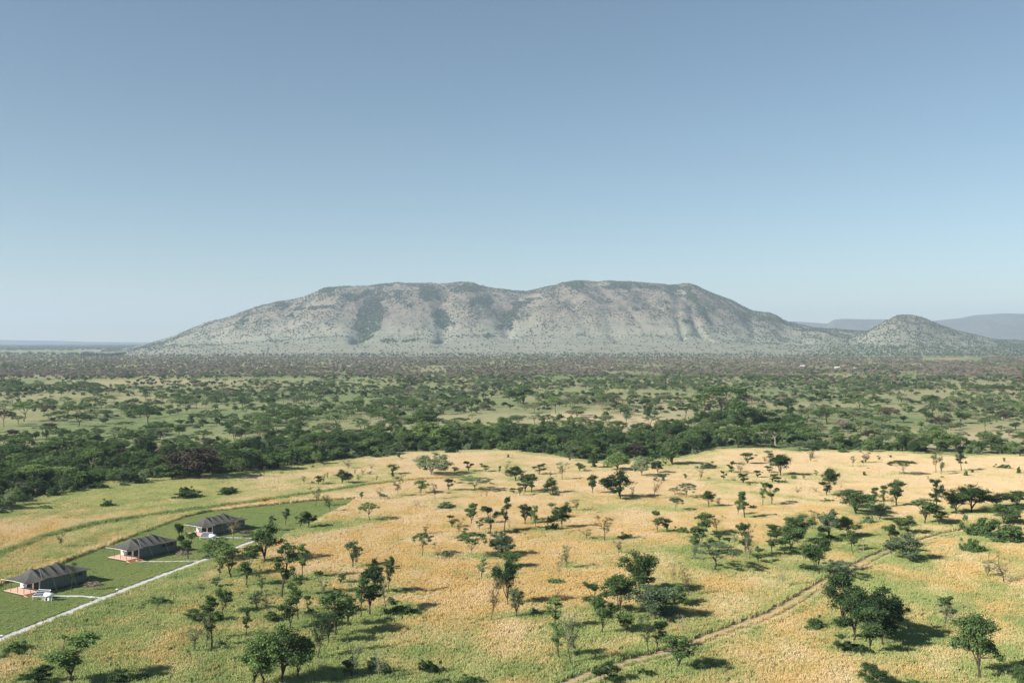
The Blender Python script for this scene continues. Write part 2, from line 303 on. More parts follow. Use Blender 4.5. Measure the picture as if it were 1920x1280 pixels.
# ------------------------------------------------------------------ where the tall grass is green, where golden
rng = np.random.default_rng(11)
def green_at(x, y):
    """0 = ripe straw, 1 = green grass"""
    px = 960 + F * x / y; py = 640 + F * H / y
    n1 = fbm(x / 26, y / 34, 3, 4); n2 = fbm(x / 7, y / 9, 9, 3)
    g = 0.30 + 1.6 * (n1 - 0.5) + 0.95 * (n2 - 0.5)
    g = g + 0.26 * sstep(620, 200, px) * sstep(1020, 1120, py) * sstep(0, 1, py > 900)
    g = g + 0.10 * sstep(1100, 1230, py)
    g = g + 0.50 * sstep(700, 100, px) * sstep(870, 880, py) * sstep(1010, 900, py)
    g = g - 0.25 * sstep(1030, 900, py) * sstep(600, 760, px)
    g = g - 0.35 * np.exp(-((px - 720) / 190) ** 2 - ((py - 985) / 45) ** 2)
    g = g + 0.55 * np.exp(-(seg_dist(x, y, DITCH) / 2.2) ** 2) + 0.55 * np.exp(-(seg_dist(x, y, GULLY2) / 3.0) ** 2)
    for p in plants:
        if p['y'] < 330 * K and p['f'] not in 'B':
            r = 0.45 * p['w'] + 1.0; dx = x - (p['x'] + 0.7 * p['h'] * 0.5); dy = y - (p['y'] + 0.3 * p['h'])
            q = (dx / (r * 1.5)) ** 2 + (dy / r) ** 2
            g = np.where(q < 6, g + 0.58 * np.exp(-q) * (1.0 if p['h'] > 3.5 else 0.6), g)  # green grass on trees' shadow side, strengthened in colour to deepen their cast shadows
    g = g + 0.30 * np.exp(-((seg_dist(x, y, TRACK) - 2.9) / 0.8) ** 2)
    be = edge_y(x) - y                       # metres in front of the thicket
    g = g + 0.6 * sstep(9, 0, be)
    # beyond the thicket: pale green plain with straw clearings
    far = 0.78 + 1.1 * (fbm(x / 120, y / 160, 31, 4) - 0.5)
    for cx, cy, rx, ry, a in ((1200, 790, 130, 14, 0.8), (1090, 778, 60, 8, 0.5), (330, 715, 330, 6, 0.35), (1850, 810, 110, 16, 0.7), (1700, 835, 120, 8, 0.4), (400, 840, 60, 8, .3)):
        far = far - a * np.exp(-((px - cx) / rx) ** 2 - ((py - cy) / ry) ** 2)
    g = np.where(be < -1, np.maximum(far, 0.0), g)
    return np.clip(g, 0, 1)

# ------------------------------------------------------------------ ground sheet
def ground():
    rows = [18, 60, 100, 128, 138]
    while rows[-1] < 480: rows.append(rows[-1] + 0.8 * rows[-1] / 160)
    while rows[-1] < 17800: rows.append(rows[-1] * 1.022)
    rows = np.array(rows); nc = 560
    a = np.linspace(-0.68, 0.68, nc)
    Y, A = np.meshgrid(rows, a, indexing='ij'); X = A * Y
    X[:3] = A[:3] * np.array([130, 130, 130])[:, None]
    Z = np.zeros_like(X)
    V = np.stack([X, Y, Z], -1).reshape(-1, 3)
    nr = len(rows); i = np.arange(nr - 1)[:, None] * nc + np.arange(nc - 1)[None]
    Fc = np.stack([i, i + 1, i + nc + 1, i + nc], -1).reshape(-1, 4)
    t = NT("savanna_ground"); pos = t.pos()
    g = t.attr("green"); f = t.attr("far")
    n1 = t.noise(0.35, 6, 0.65, pos); n2 = t.noise(1.7, 5, 0.7, pos); n3 = t.noise(0.02, 5, 0.6, pos)
    st = t.ramp(n2, [(0.3, (0.30, 0.205, 0.105, 1)), (0.7, (0.54, 0.410, 0.240, 1))])
    gr = t.ramp(n1, [(0.3, (0.12, 0.150, 0.055, 1)), (0.7, (0.24, 0.265, 0.110, 1))])
    stf = t.ramp(n3, [(0.35, (0.34, 0.29, 0.165, 1)), (0.7, (0.46, 0.38, 0.25, 1))])
    grf = t.mix(1.0, t.ramp(t.noise(0.05, 8, 0.7, pos), [(0.3, (0.105, 0.150, 0.065, 1)), (0.7, (0.215, 0.250, 0.120, 1))]), t.ramp(t.noise(0.28, 6, 0.8, pos), [(0.38, (0.50, 0.60, 0.50, 1)), (0.55, (1.05, 1.05, 1.05, 1))]), 'MULTIPLY')
    st = t.mix(f, st, stf); gr = t.mix(f, gr, grf)
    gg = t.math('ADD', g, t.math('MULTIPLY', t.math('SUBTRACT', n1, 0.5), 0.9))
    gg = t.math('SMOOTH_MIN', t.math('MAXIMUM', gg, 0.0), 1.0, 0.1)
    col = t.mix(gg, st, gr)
    mat = t.bsdf(col, 1.0, n2, 0.6, 0.3, 0.02)
    m = mesh_np("ground", V, Fc, mat, True)
    x, y = V[:, 0], V[:, 1]
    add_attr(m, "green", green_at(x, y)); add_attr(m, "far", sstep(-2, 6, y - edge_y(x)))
    return link("ground", m, kind='structure')
ground()

def sheet(name, pts, z, mat):
    P = [Vector((x, y, 0)) for x, y in pts]
    tris = geometry.tessellate_polygon([P])
    m = mesh_np(name, [(p.x, p.y, z) for p in P], [t if (P[t[1]] - P[t[0]]).cross(P[t[2]] - P[t[0]]).z > 0 else t[::-1] for t in tris], mat)
    return link(name, m, kind='structure')

def strip_verts(line, off0, off1, z, seed=0, wob=0.0):
    V = []; Fc = []
    for i, (x, y) in enumerate(line):
        a = line[max(i - 1, 0)]; b = line[min(i + 1, len(line) - 1)]
        tx, ty = b[0] - a[0], b[1] - a[1]; L = math.hypot(tx, ty) or 1; nx, ny = -ty / L, tx / L
        r = random.Random(seed * 7919 + i)
        o0 = off0 + r.uniform(-wob, wob); o1 = off1 + r.uniform(-wob, wob)
        V += [(x + nx * o0, y + ny * o0, z), (x + nx * o1, y + ny * o1, z)]
        if i: k = 2 * i; Fc.append((k - 2, k - 1, k + 1, k) if off0 > off1 else (k - 2, k, k + 1, k - 1))
    return V, Fc

t = NT("mown_lawn"); p = t.pos()
n = t.noise(0.6, 6, 0.7, p); n2 = t.noise(4.0, 4, 0.7, p)
LAWN_MAT = t.bsdf(t.mix(0.5, t.ramp(n, [(0.3, (0.085, 0.155, 0.060, 1)), (0.72, (0.190, 0.285, 0.115, 1))]), t.ramp(n2, [(0.3, (0.050, 0.085, 0.03, 1)), (0.7, (0.145, 0.185, 0.075, 1))])), 1.0, n2, 0.8, 0.25, 0.02)
t = NT("gravel"); p = t.pos()
GRAVEL = t.bsdf(t.mix(0.5, t.ramp(t.noise(14, 3, 0.8, p), [(0.3, (0.34, 0.335, 0.33, 1)), (0.7, (0.60, 0.60, 0.61, 1))]), t.ramp(t.noise(0.7, 5, 0.6, p), [(0.3, (0.36, 0.35, 0.33, 1)), (0.7, (0.56, 0.56, 0.57, 1))])), 0.95, t.noise(14, 3, 0.8, p), 0.5, 0.05, 0.1)
t = NT("bare_earth"); p = t.pos()
EARTH = t.bsdf(t.ramp(t.noise(1.6, 6, 0.7, p), [(0.3, (0.26, 0.185, 0.110, 1)), (0.7, (0.48, 0.37, 0.24, 1))]), 1.0, t.noise(6, 4, 0.7, p), 0.6, 0.1, 0.02)
sheet("lawn", LAWN, 0.004, LAWN_MAT)
V, Fc = strip_verts(PATH, 1.15, -1.15, 0.012, 1, 0.10); link("gravel_path", mesh_np("gravel_path", V, Fc, GRAVEL), kind='structure')
for i, b in enumerate(BRANCHES):
    bb = [(b[0][0] + (b[-1][0] - b[0][0]) * k / 14 if False else 0, 0) for k in range(1)]
    ln = smooth_line(b, 7); V, Fc = strip_verts(ln, 0.62, -0.62, 0.008, 20 + i, 0.07); link("side_path", mesh_np("side_path", V, Fc, GRAVEL), kind='structure')
V1, F1 = strip_verts(TRACK, 2.3, 0.5, 0.006, 3, 0.12); V2, F2 = strip_verts(TRACK, -0.5, -2.3, 0.006, 4, 0.12)
link("dirt_track", mesh_np("dirt_track", V1 + V2, F1 + [tuple(i + len(V1) for i in f) for f in F2], EARTH), kind='structure')

# murram scar far out on the right, and the pale far clearings
MURRAM = plain("red_murram", (0.36, 0.20, 0.145, 1), 1.0, 0.2, 0.05)
sheet("red_earth_patch", [G(*p) for p in [(1736, 673.6), (1770, 674.2), (1800, 672.6), (1832, 671.5), (1800, 670.9), (1765, 671.8)]], 0.02, MURRAM)

# ------------------------------------------------------------------ mountain, side hill, far hills
PROF = [(150, 668), (215, 662), (240, 655), (300, 640), (330, 628), (380, 608), (430, 592), (480, 576), (530, 566), (570, 556), (610, 541), (640, 536), (660, 536), (690, 538), (720, 532), (745, 529),
        (780, 531), (830, 530), (880, 530), (905, 534), (925, 540), (960, 544), (985, 544), (1010, 540), (1040, 536), (1060, 530), (1085, 527), (1120, 529), (1200, 530), (1290, 531), (1303, 534),
        (1330, 547), (1370, 565), (1410, 584), (1440, 587), (1455, 592), (1470, 600), (1500, 608), (1530, 613), (1560, 618), (1600, 622), (1660, 625), (1720, 629), (1790, 634), (1850, 637), (1920, 640), (1990, 652), (2060, 668)]
DF, DR, DB = 2250.0 * K, 3750.0 * K, 5200.0 * K
# gullies on the mountain's face: crest px, foot px, depth in metres, half-width in px, how far down the slope (0 foot .. 1 crest) they reach
GUL = [(735, 655, 34, 26, 0.30, 1.0, 1.0), (835, 822, 26, 20, 0.30, 0.98, 0.75), (900, 965, 28, 24, 0.44, 1.0, 0.7), (1255, 1345, 26, 16, 0.36, 0.92, 0.9), (1120, 1165, 12, 24, 0.3, 0.9, 0.25),
       (560, 520, 12, 20, 0.35, 0.9, 0.2), (1262, 1285, 14, 10, 0.34, 0.6, 0.7), (980, 985, 16, 30, 0.6, 1.0, 0.5), (1400, 1420, 10, 16, 0.4, 0.9, 0.2), (430, 395, 9, 16, 0.4, 0.9, 0.1)]
BUSHY = [(690, 600, 28, 44, -0.35, 1.3), (660, 560, 30, 22, 0.3, .7), (705, 555, 60, 18, 0, .62), (745, 562, 30, 26, 0.9, .55), (822, 600, 20, 40, 0.1, .80), (805, 550, 46, 20, 0, .66), (870, 545, 60, 12, 0, .72),
         (905, 562, 34, 18, -1.2, .7), (958, 590, 22, 34, -0.9, .78), (990, 566, 40, 14, 1.5, .6), (1085, 534, 26, 7, 0, 1.0), (1180, 536, 120, 7, 0, .7), (1270, 540, 34, 8, 0, .8), (1298, 560, 12, 22, 0.9, .95), (1322, 590, 13, 22, 0.8, 1.05),
         (1282, 604, 12, 9, 0.6, .8), (1205, 580, 60, 16, 0.8, .42), (1120, 570, 60, 16, 0.5, .40), (1255, 572, 8, 22, 1.2, .6), (605, 580, 60, 6, -3.5, .75), (560, 592, 40, 4, -5, .6), (920, 629, 16, 4, -1, .9), (780, 636, 40, 5, 0, .7), (730, 638, 34, 6, 0, .6),
         (470, 600, 70, 14, -3, .42), (530, 575, 60, 12, -3, .5), (620, 548, 40, 8, -1, .5), (400, 620, 60, 10, -3, .35), (1395, 590, 24, 10, 0.8, .6), (1440, 600, 30, 6, .5, .6), (1540, 618, 40, 4, .3, .7)]
def mount(px, D):
    """height of the mountain's surface and the strength of its thickets"""
    prof = np.interp(px, [p[0] for p in PROF], [p[1] for p in PROF])
    hr = H + (640 - prof) / F * DR
    hr = np.maximum(hr, 0)
    tt = np.clip((D - DF) / (DR - DF), 0, 1)
    # concave apron, then a steep slope
    edgew = sstep(180, 420, px) * sstep(1760, 1450, px)
    sh = 0.22 * (tt / 0.55) ** 1.3
    sh2 = 0.22 + 0.78 * (1 - (1 - np.clip((tt - 0.55) / 0.45, 0, 1)) ** 1.55)
    shape = np.where(tt < 0.55, sh, sh2)
    shape = shape * edgew + (1 - edgew) * tt ** 1.1
    tb = np.clip((D - DR) / (DB - DR), 0, 1)
    shape = shape * (1 - sstep(0.05, 1, tb))
    z = hr * shape
    x = (px - 960) / F * D
    th = np.zeros_like(z)
    up = sstep(0.42, 0.75, tt) * (1 - tb)
    for pc, pf, dep, wd, t0, t1, dens in GUL:
        u = np.clip((tt - t0) / (1 - t0), 0, 1)
        c = pf + (pc - pf) * u + 22 * (fbm(tt * 6, tt * 0 + pc, 5, 3) - 0.5)
        w = wd * (0.45 + 0.7 * sstep(0.1, 0.9, u)) * (0.7 + 0.6 * fbm(tt * 6 + pf, tt * 0 + 3, 4, 2))
        q = np.exp(-((px - c) / w) ** 2) * sstep(t0, t0 + 0.12, tt) * sstep(1.08, 0.9, tt)
        z = z - 0.62 * dep * q * (hr / 340) * (0.35 + 1.3 * fbm(x / 90, D / 200, 19, 4)); th = np.maximum(th, dens * q)
    rid = np.abs(fbm(x / 230 + D / 1500, D / 620, 21, 4) - 0.5) * 2
    z = z + up * edgew * (-46 * (0.35 - rid) * sstep(1.02, 0.85, tt)) * 0.55
    z = z + up * 26 * (fbm(x / 130, D / 260, 77, 5) - 0.5)
    z = z - 3.0 * (1 - sstep(0, 0.06, tt)) - 6 * sstep(0.8, 1, tb)
    py = 640 - F * (z - H) / D; wx = px + 34 * (fbm(x / 140, z / 60, 55, 4) - 0.5); wy = py + 22 * (fbm(x / 120, z / 50, 56, 4) - 0.5)
    th = np.zeros_like(z)
    for cx, cy, rx, ry, sl, a in BUSHY: th = np.maximum(th, a * np.exp(-((wx - cx - sl * (wy - cy)) / rx) ** 2 - ((wy - cy) / ry) ** 2))
    fine = fbm(x / 42, z / 22, 88, 4)
    th = np.clip((th - 0.74 * fine) * 1.8, 0, 1) * sstep(0.05, 0.3, th)
    return z, th, tt
MT = NT("mountain_slope"); pos = MT.pos()
hz = MT.n('ShaderNodeSeparateXYZ'); MT.l(pos, hz.inputs[0])
na = MT.noise(0.006, 7, 0.65, pos); nb = MT.noise(0.035, 8, 0.75, pos)
up = MT.math('MULTIPLY', MT.math('SUBTRACT', hz.outputs[2], 70.0), 0.008, clamp=True)
low = MT.ramp(na, [(0.35, (0.180, 0.192, 0.148, 1)), (0.65, (0.270, 0.270, 0.208, 1))])
hi = MT.ramp(na, [(0.35, (0.142, 0.130, 0.106, 1)), (0.65, (0.240, 0.212, 0.174, 1))])
upn = MT.math('ADD', up, MT.math('MULTIPLY', MT.math('SUBTRACT', na, 0.5), 1.3), clamp=True)
col = MT.mix(upn, low, hi)
col = MT.mix(MT.math('MULTIPLY', up, 0.8), col, MT.mix(1.0, col, MT.ramp(nb, [(0.38, (0.50, 0.56, 0.50, 1)), (0.56, (1.05, 1.02, 1, 1))]), 'MULTIPLY'))
col = MT.mix(MT.attr("thicket"), col, (0.05, 0.07, 0.035, 1))
MOUNT_MAT = MT.bsdf(col, 1.0, nb, 0.9, 6.0, 0.0)

def grid_mesh(name, PXs, Ds, fn, mat):
    D, P = np.meshgrid(Ds, PXs, indexing='ij'); X = (P - 960) / F * D
    Z, th = fn(P, D, X)
    V = np.stack([X, D, Z], -1).reshape(-1, 3); nc = len(PXs); nr = len(Ds)
    i = np.arange(nr - 1)[:, None] * nc + np.arange(nc - 1)[None]
    m = mesh_np(name, V, np.stack([i, i + 1, i + nc + 1, i + nc], -1).reshape(-1, 4), mat, True)
    add_attr(m, "thicket", th); return m
def mfn(P, D, X):
    z, th, _ = mount(P, D); return z, np.clip(th * 0.42, 0, 1)
link("mountain", grid_mesh("mountain", np.linspace(150, 2060, 720), np.concatenate([np.linspace(DF, DR, 260), np.linspace(DR + 30, DB, 40)]), mfn, MOUNT_MAT), kind='structure')

def hill_z(P, D):
    prof = np.interp(P, [1540, 1580, 1610, 1640, 1662, 1685, 1715, 1738, 1765, 1800, 1850, 1900, 1960], [655, 640, 628, 612, 600, 590, 590, 597, 609, 620, 632, 644, 658])
    hr = np.maximum(H + (640 - prof) / F * 3300 * K, 0)
    tt = (D - 3300 * K) / (560.0 * K)
    return hr * np.exp(-(np.abs(tt) * 1.25) ** 1.7 * 1.2) + 3 * (fbm(P / 10, D / 60, 8, 3) - 0.5) * sstep(20, 80, hr) - 3.2
link("small_hill", grid_mesh("small_hill", np.linspace(1540, 1960, 150), np.linspace(2400 * K, 4300 * K, 90), lambda P, D, X: (hill_z(P, D), 0.35 * sstep(80, 160, hill_z(P, D)) * (fbm(P / 12, D / 70, 4, 3) > .5)), MOUNT_MAT), kind='structure')

FH = NT("far_hill"); pos = FH.pos(); nn = FH.noise(0.012, 8, 0.75, pos)
FAR_MAT = FH.bsdf(FH.ramp(nn, [(0.35, (0.05, 0.06, 0.04, 1)), (0.6, (0.17, 0.155, 0.115, 1))]), 1.0, nn, 1.0, 25.0, 0.0)
def ridge(name, pts, D0, depth, px0, px1):
    def fn(P, D, X):
        prof = np.interp(P, [p[0] for p in pts], [p[1] for p in pts])
        hr = H + (640 - prof) / F * D0
        tt = np.abs(D - D0) / depth
        z = hr * (1 - sstep(0, 1, tt)) - 4 + 150 * (fbm(X / 520, D / 620, 5, 5) - 0.5) * sstep(0.04, 0.3, tt) * sstep(1, 0.6, tt) * np.clip(hr / 300, 0, 1)
        return z, np.zeros_like(z)
    return link(name, grid_mesh(name, np.linspace(px0, px1, 260), np.linspace(D0 - depth, D0 + depth * 0.5, 60), fn, FAR_MAT), kind='structure')
ridge("far_hills", [(1380, 650), (1430, 603), (1490, 602), (1535, 605), (1552, 606), (1562, 599), (1580, 597), (1620, 598), (1660, 598), (1690, 603), (1720, 606), (1745, 601), (1800, 596), (1830, 590), (1850, 589),
                    (1885, 587), (1920, 588), (1990, 590), (2060, 600), (2200, 640)], 9000 * K, 1900 * K, 1380, 2200)
ridge("far_plateau", [(-300, 634), (0, 636.5), (60, 637.5), (100, 638), (160, 640), (250, 641), (300, 641), (420, 642), (600, 650)], 10200 * K, 900 * K, -300, 600)

# ------------------------------------------------------------------ tree and shrub builder (unit height, metres come from the scale)
def tube(V, Fc, pts, rad, n=5):
    b = len(V); pts = [Vector(p) for p in pts]
    for i, p in enumerate(pts):
        d = (pts[min(i + 1, len(pts) - 1)] - pts[max(i - 1, 0)]); d = d.normalized() if d.length > 1e-6 else Vector((0, 0, 1))
        u = d.orthogonal().normalized(); w = d.cross(u)
        for k in range(n):
            a = 2 * math.pi * k / n; q = p + (u * math.cos(a) + w * math.sin(a)) * rad[i]; V.append(tuple(q))
    for i in range(len(pts) - 1):
        for k in range(n):
            k2 = (k + 1) % n; Fc.append((b + i * n + k, b + i * n + k2, b + (i + 1) * n + k2, b + (i + 1) * n + k))

SPEC = {  # half-width, number of clumps, leaves per clump, leaf size, trunk radius
 'U': (0.62, 28, 190, 0.017, 0.020), 'D': (0.46, 54, 170, 0.0165, 0.024), 'V': (0.34, 40, 120, 0.0165, 0.018), 'T': (0.22, 32, 120, 0.015, 0.014),
 'S': (0.34, 30, 44, 0.013, 0.014), 'B': (0.38, 26, 9, 0.012, 0.013), 'G': (0.60, 60, 150, 0.018, 0.022), 'H': (0.80, 48, 150, 0.034, 0.020)}
LOB = {'D': [(.05, .82, .22), (.22, .72, .21), (.25, .62, .22), (.20, .76, .19), (.27, .50, .20), (.22, .42, .18), (.08, .58, .24), (.28, .66, .17)],
       'V': [(.04, .84, .16), (.15, .76, .16), (.16, .64, .16), (.13, .82, .14), (.09, .54, .15), (.07, .42, .12), (.17, .88, .10)],
       'T': [(.03, .88, .12), (.07, .76, .13), (.08, .64, .14), (.06, .54, .12), (.04, .44, .09), (.10, .84, .09)]}
def proto_data(f, seed):
    r = random.Random(seed * 101 + ord(f)); nr = np.random.default_rng(seed * 131 + ord(f))
    R0, nc, nl, ls, tr = SPEC[f]
    cl = []
    lob = [(r.uniform(0, 6.28), r.uniform(0.75, 1.2)) for _ in range(3)]
    lean = (r.uniform(-0.08, 0.08), r.uniform(-0.08, 0.08))
    LO = [(rl * r.uniform(.75, 1.2), zl + r.uniform(-.04, .04), k * 2.4 + r.uniform(-.5, .5) + seed, sz_ * r.uniform(.8, 1.2)) for k, (rl, zl, sz_) in enumerate(LOB[f])] if f in LOB else []
    if f in 'DV' and len(LO) > 5: LO.pop(r.randrange(1, len(LO)))
    def az():
        a, m = r.choice(lob); return a + r.gauss(0, 0.9), m
    for i in range(nc):
        a, m = az()
        if f == 'U':
            rho = R0 * math.sqrt((i + 0.5) / nc) * 0.86 * m; z = 0.92 - 0.24 * (rho / R0) ** 2 + r.uniform(-0.05, 0.03); a = i * 2.4 + r.uniform(-.3, .3)
            if r.random() < 0.2: z -= r.uniform(0.1, 0.2)
            c = (rho * math.cos(a), rho * math.sin(a), z); rr = (r.uniform(.10, .16), r.uniform(.10, .16), r.uniform(.045, .075))
        elif f in 'DVT':
            L0 = LOB[f][i % len(LOB[f])] if i < len(LOB[f]) * 99 else None; rl, zl, al, sz_ = LO[i % len(LO)]
            d_ = Vector((r.gauss(0, 1), r.gauss(0, 1), r.gauss(0, 1))).normalized() * (r.random() ** 0.4)
            c = (rl * math.cos(al) + d_.x * sz_, rl * math.sin(al) + d_.y * sz_, zl + d_.z * sz_ * 0.62); s = sz_ * r.uniform(.42, .66); rr = (s, s, s * 0.70)
        elif f == 'D0':
            th = math.acos(1 - 2 * (i + .5) / nc) if i > nc // 4 else math.acos(r.uniform(-1, 1)); a = i * 2.4; q = r.uniform(0.55, 1.0) * m
            c = (0.34 * q * math.sin(th) * math.cos(a), 0.34 * q * math.sin(th) * math.sin(a), 0.61 + 0.30 * q * math.cos(th)); s = r.uniform(.10, .15)
            rr = (s, s, s * 0.62)
        elif f == 'V':
            z = r.uniform(0.33, 0.93); rho = (0.05 + 0.30 * ((z - 0.2) / 0.75) ** 0.8) * math.sqrt(r.random()) * m
            c = (rho * math.cos(a), rho * math.sin(a), z); s = r.uniform(.075, .13); rr = (s, s, s * 0.8)
        elif f == 'T':
            z = r.uniform(0.36, 0.94); rho = 0.17 * math.sqrt(r.random()) * m
            c = (rho * math.cos(a), rho * math.sin(a), z); s = r.uniform(.07, .11); rr = (s, s, s * 0.9)
        elif f in 'SB':
            z = r.uniform(0.36, 0.96); rho = (0.04 + 0.34 * ((z - 0.25) / 0.7)) * math.sqrt(r.random()) * m if z > .25 else 0.1
            c = (rho * math.cos(a), rho * math.sin(a), z); s = r.uniform(.06, .10); rr = (s, s, s * 0.7)
        elif f == 'G':
            th = math.acos(r.uniform(0.02, 1)); a = i * 2.4; q = r.uniform(0.6, 1.0) * m
            c = (0.50 * q * math.sin(th) * math.cos(a), 0.50 * q * math.sin(th) * math.sin(a), 0.40 + 0.52 * q * math.cos(th) - 0.08 * math.sin(th)); s = r.uniform(.10, .15); rr = (s, s, s * 0.6)
        else:
            th = math.acos(r.uniform(0.0, 1)); a = i * 2.4; q = r.uniform(0.5, 1.0) * m
            q *= 1 + 0.45 * math.sin(a * 2 + seed) * math.sin(th); c = (0.66 * q * math.sin(th) * math.cos(a), 0.66 * q * math.sin(th) * math.sin(a), 0.12 + 0.72 * r.uniform(.6, 1.1) * q * math.cos(th)); s = r.uniform(.11, .21); rr = (s, s, s * 0.75)
        c = (c[0] + lean[0] * c[2], c[1] + lean[1] * c[2], c[2]); cl.append((c, rr))
    # wood
    V = []; Fc = []
    zt = {'U': 0.36, 'D': 0.17, 'V': 0.20, 'T': 0.80, 'S': 0.42, 'B': 0.36, 'G': 0.16, 'H': 0.05}[f] * r.uniform(0.85, 1.15)
    nl_ = {'U': 5, 'D': 5, 'V': 5, 'T': 1, 'S': 4, 'B': 5, 'G': 6, 'H': 7}[f]
    wob = [(r.uniform(-1, 1) * 0.02 + lean[0] * zt * k / 3, r.uniform(-1, 1) * 0.02 + lean[1] * zt * k / 3) for k in range(4)]
    tp = [Vector((wob[k][0] * (k > 0), wob[k][1] * (k > 0), zt * k / 3)) for k in range(4)]
    tube(V, Fc, tp, [tr * 1.25, tr, tr * 0.9, tr * 0.8 if f != 'T' else tr * 0.4], 6)
    order = sorted(range(nc), key=lambda i: -Vector(cl[i][0]).length); limbs = []
    for i in order:
        e = Vector(cl[i][0]); 
        if len(limbs) < nl_ and all((e.xy.normalized() - L[-1].xy.normalized()).length > 0.7 for L in limbs):
            s = tp[3] if f != 'T' else tp[2].lerp(tp[3], r.random())
            mid = s.lerp(e, 0.5) + Vector((r.uniform(-.05, .05), r.uniform(-.05, .05), 0.03 if f in 'VSBT' else -0.01))
            mid.xy = s.xy + (mid.xy - s.xy) * 0.85
            pts = [s, s.lerp(mid, 0.5) + Vector((r.uniform(-.02, .02), r.uniform(-.02, .02), 0)), mid, mid.lerp(e, 0.6) + Vector((0, 0, 0.01)), e]
            tube(V, Fc, pts, [tr * .62, tr * .5, tr * .4, tr * .26, tr * .12], 4); limbs.append(pts)
        else:
            cand = [q for L in limbs for q in L[1:4]] + ([tp[2].lerp(tp[3], r.random()), tp[1].lerp(tp[2], r.random())] if f == 'T' else [tp[3]])
            s = min(cand, key=lambda q: (q - e).length + (0.3 if q.z > e.z else 0))
            mid = s.lerp(e, 0.5) + Vector((r.uniform(-.02, .02), r.uniform(-.02, .02), r.uniform(-.02, .02)))
            tube(V, Fc, [s, mid, e], [tr * .32, tr * .22, tr * .10], 3)
        for _ in range({'B': 9, 'S': 6}.get(f, 2)):
            k = 1.5 if f in 'SB' else 0.8
            d = Vector((r.gauss(0, cl[i][1][0]), r.gauss(0, cl[i][1][1]), abs(r.gauss(0, cl[i][1][2])) if f in 'SB' else r.gauss(0, cl[i][1][2]))) * k
            tube(V, Fc, [e, e + d * 0.5 + Vector((0, 0, 0.005)), e + d], [tr * .12, tr * .09, tr * .04], 3)
    trunk = (V, Fc)
    # leaves
    cs = np.array([c for c, _ in cl]); rs = np.array([q for _, q in cl]); N = nc * nl
    idx = nr.integers(0, nc, N)
    d = nr.normal(size=(N, 3)); d /= np.linalg.norm(d, axis=1)[:, None]
    rad = nr.random(N) ** 0.5 * (0.75 + 0.35 * nr.random(N)) * np.where(nr.random(N) < 0.14, 1.5, 1.0)
    # pull leaves into sprays so that the clump edge is ragged
    sp = nr.normal(size=(nc * 9, 3)); sp /= np.linalg.norm(sp, axis=1)[:, None]
    d = d * 0.62 + sp[idx * 9 + nr.integers(0, 9, N)] * 0.7
    P = cs[idx] + d * rs[idx] * rad[:, None]
    up = nr.normal(size=(N, 3)) * (0.45 if f == 'U' else 0.8) + np.array([0, 0, 0.8]); up /= np.linalg.norm(up, axis=1)[:, None]
    t1 = np.cross(up, nr.normal(size=(N, 3))); t1 /= np.linalg.norm(t1, axis=1)[:, None]; t2 = np.cross(up, t1)
    L = ls * (0.6 + 0.9 * nr.random(N))[:, None]; W = L * (0.45 + 0.3 * nr.random(N))[:, None]
    LV = np.stack([P - t1 * L, P + t2 * W, P + t1 * L, P - t2 * W], 1).reshape(-1, 3)
    LV[:, 2] = np.maximum(LV[:, 2], 0.004)
    hmax = LV[:, 2].max()
    return trunk, LV, np.arange(len(LV)).reshape(-1, 4), hmax, np.abs(LV[:, :2]).max(0).mean()
PROTO = {}
def proto(f, c, v):
    key = (f, c, v)
    if key not in PROTO:
        dk = (f, v)
        if dk not in PROTO: PROTO[dk] = proto_data(f, v)
        (V, Fc), LV, LF, hm, rad = PROTO[dk]
        bark = BARK_PALE if (f in 'SB' and v == 1) or (f == 'U' and v == 2) or (f == 'G' and v == 0) else BARK
        PROTO[key] = (mesh_np("trunk", V, Fc, bark), mesh_np("crown", LV, LF, LEAF[c]), hm, rad)
    return PROTO[key]
NV = {'U': 3, 'D': 4, 'V': 4, 'T': 2, 'S': 3, 'B': 2, 'G': 2, 'H': 3}
NAME = {'U': 'acacia_tree', 'D': 'broad_tree', 'G': 'broad_tree', 'V': 'young_tree', 'T': 'slender_tree', 'S': 'sparse_tree', 'B': 'bare_tree', 'H': 'shrub'}

# ------------------------------------------------------------------ scatter: belt thicket, the plain, the mountain
rs = random.Random(5)
def add(f, c, x, y, h, w):
    px, py = PIX(x, y)
    plants.append(dict(f=f, c=c, x=x, y=y, h=h, w=w, hand=False, px=px, py=py))
TOPB = [(-300, 850), (0, 850), (200, 850), (350, 852), (480, 838), (560, 828), (700, 821), (860, 820), (1000, 817), (1200, 816), (1270, 806), (1310, 785), (1420, 772), (1490, 792), (1530, 835), (2200, 850)]
BOTB = [(-300, 992), (0, 955), (60, 925), (200, 904), (290, 898), (400, 890), (480, 882), (560, 870), (640, 861), (700, 853), (760, 845), (860, 843), (960, 843), (1040, 852), (1110, 860), (1200, 858), (1290, 848), (1340, 835), (1440, 832), (1530, 843), (2200, 852)]
def belt(px): return np.interp(px, [p[0] for p in TOPB], [p[1] for p in TOPB]), np.interp(px, [p[0] for p in BOTB], [p[1] for p in BOTB])
tries = 0; pts = []
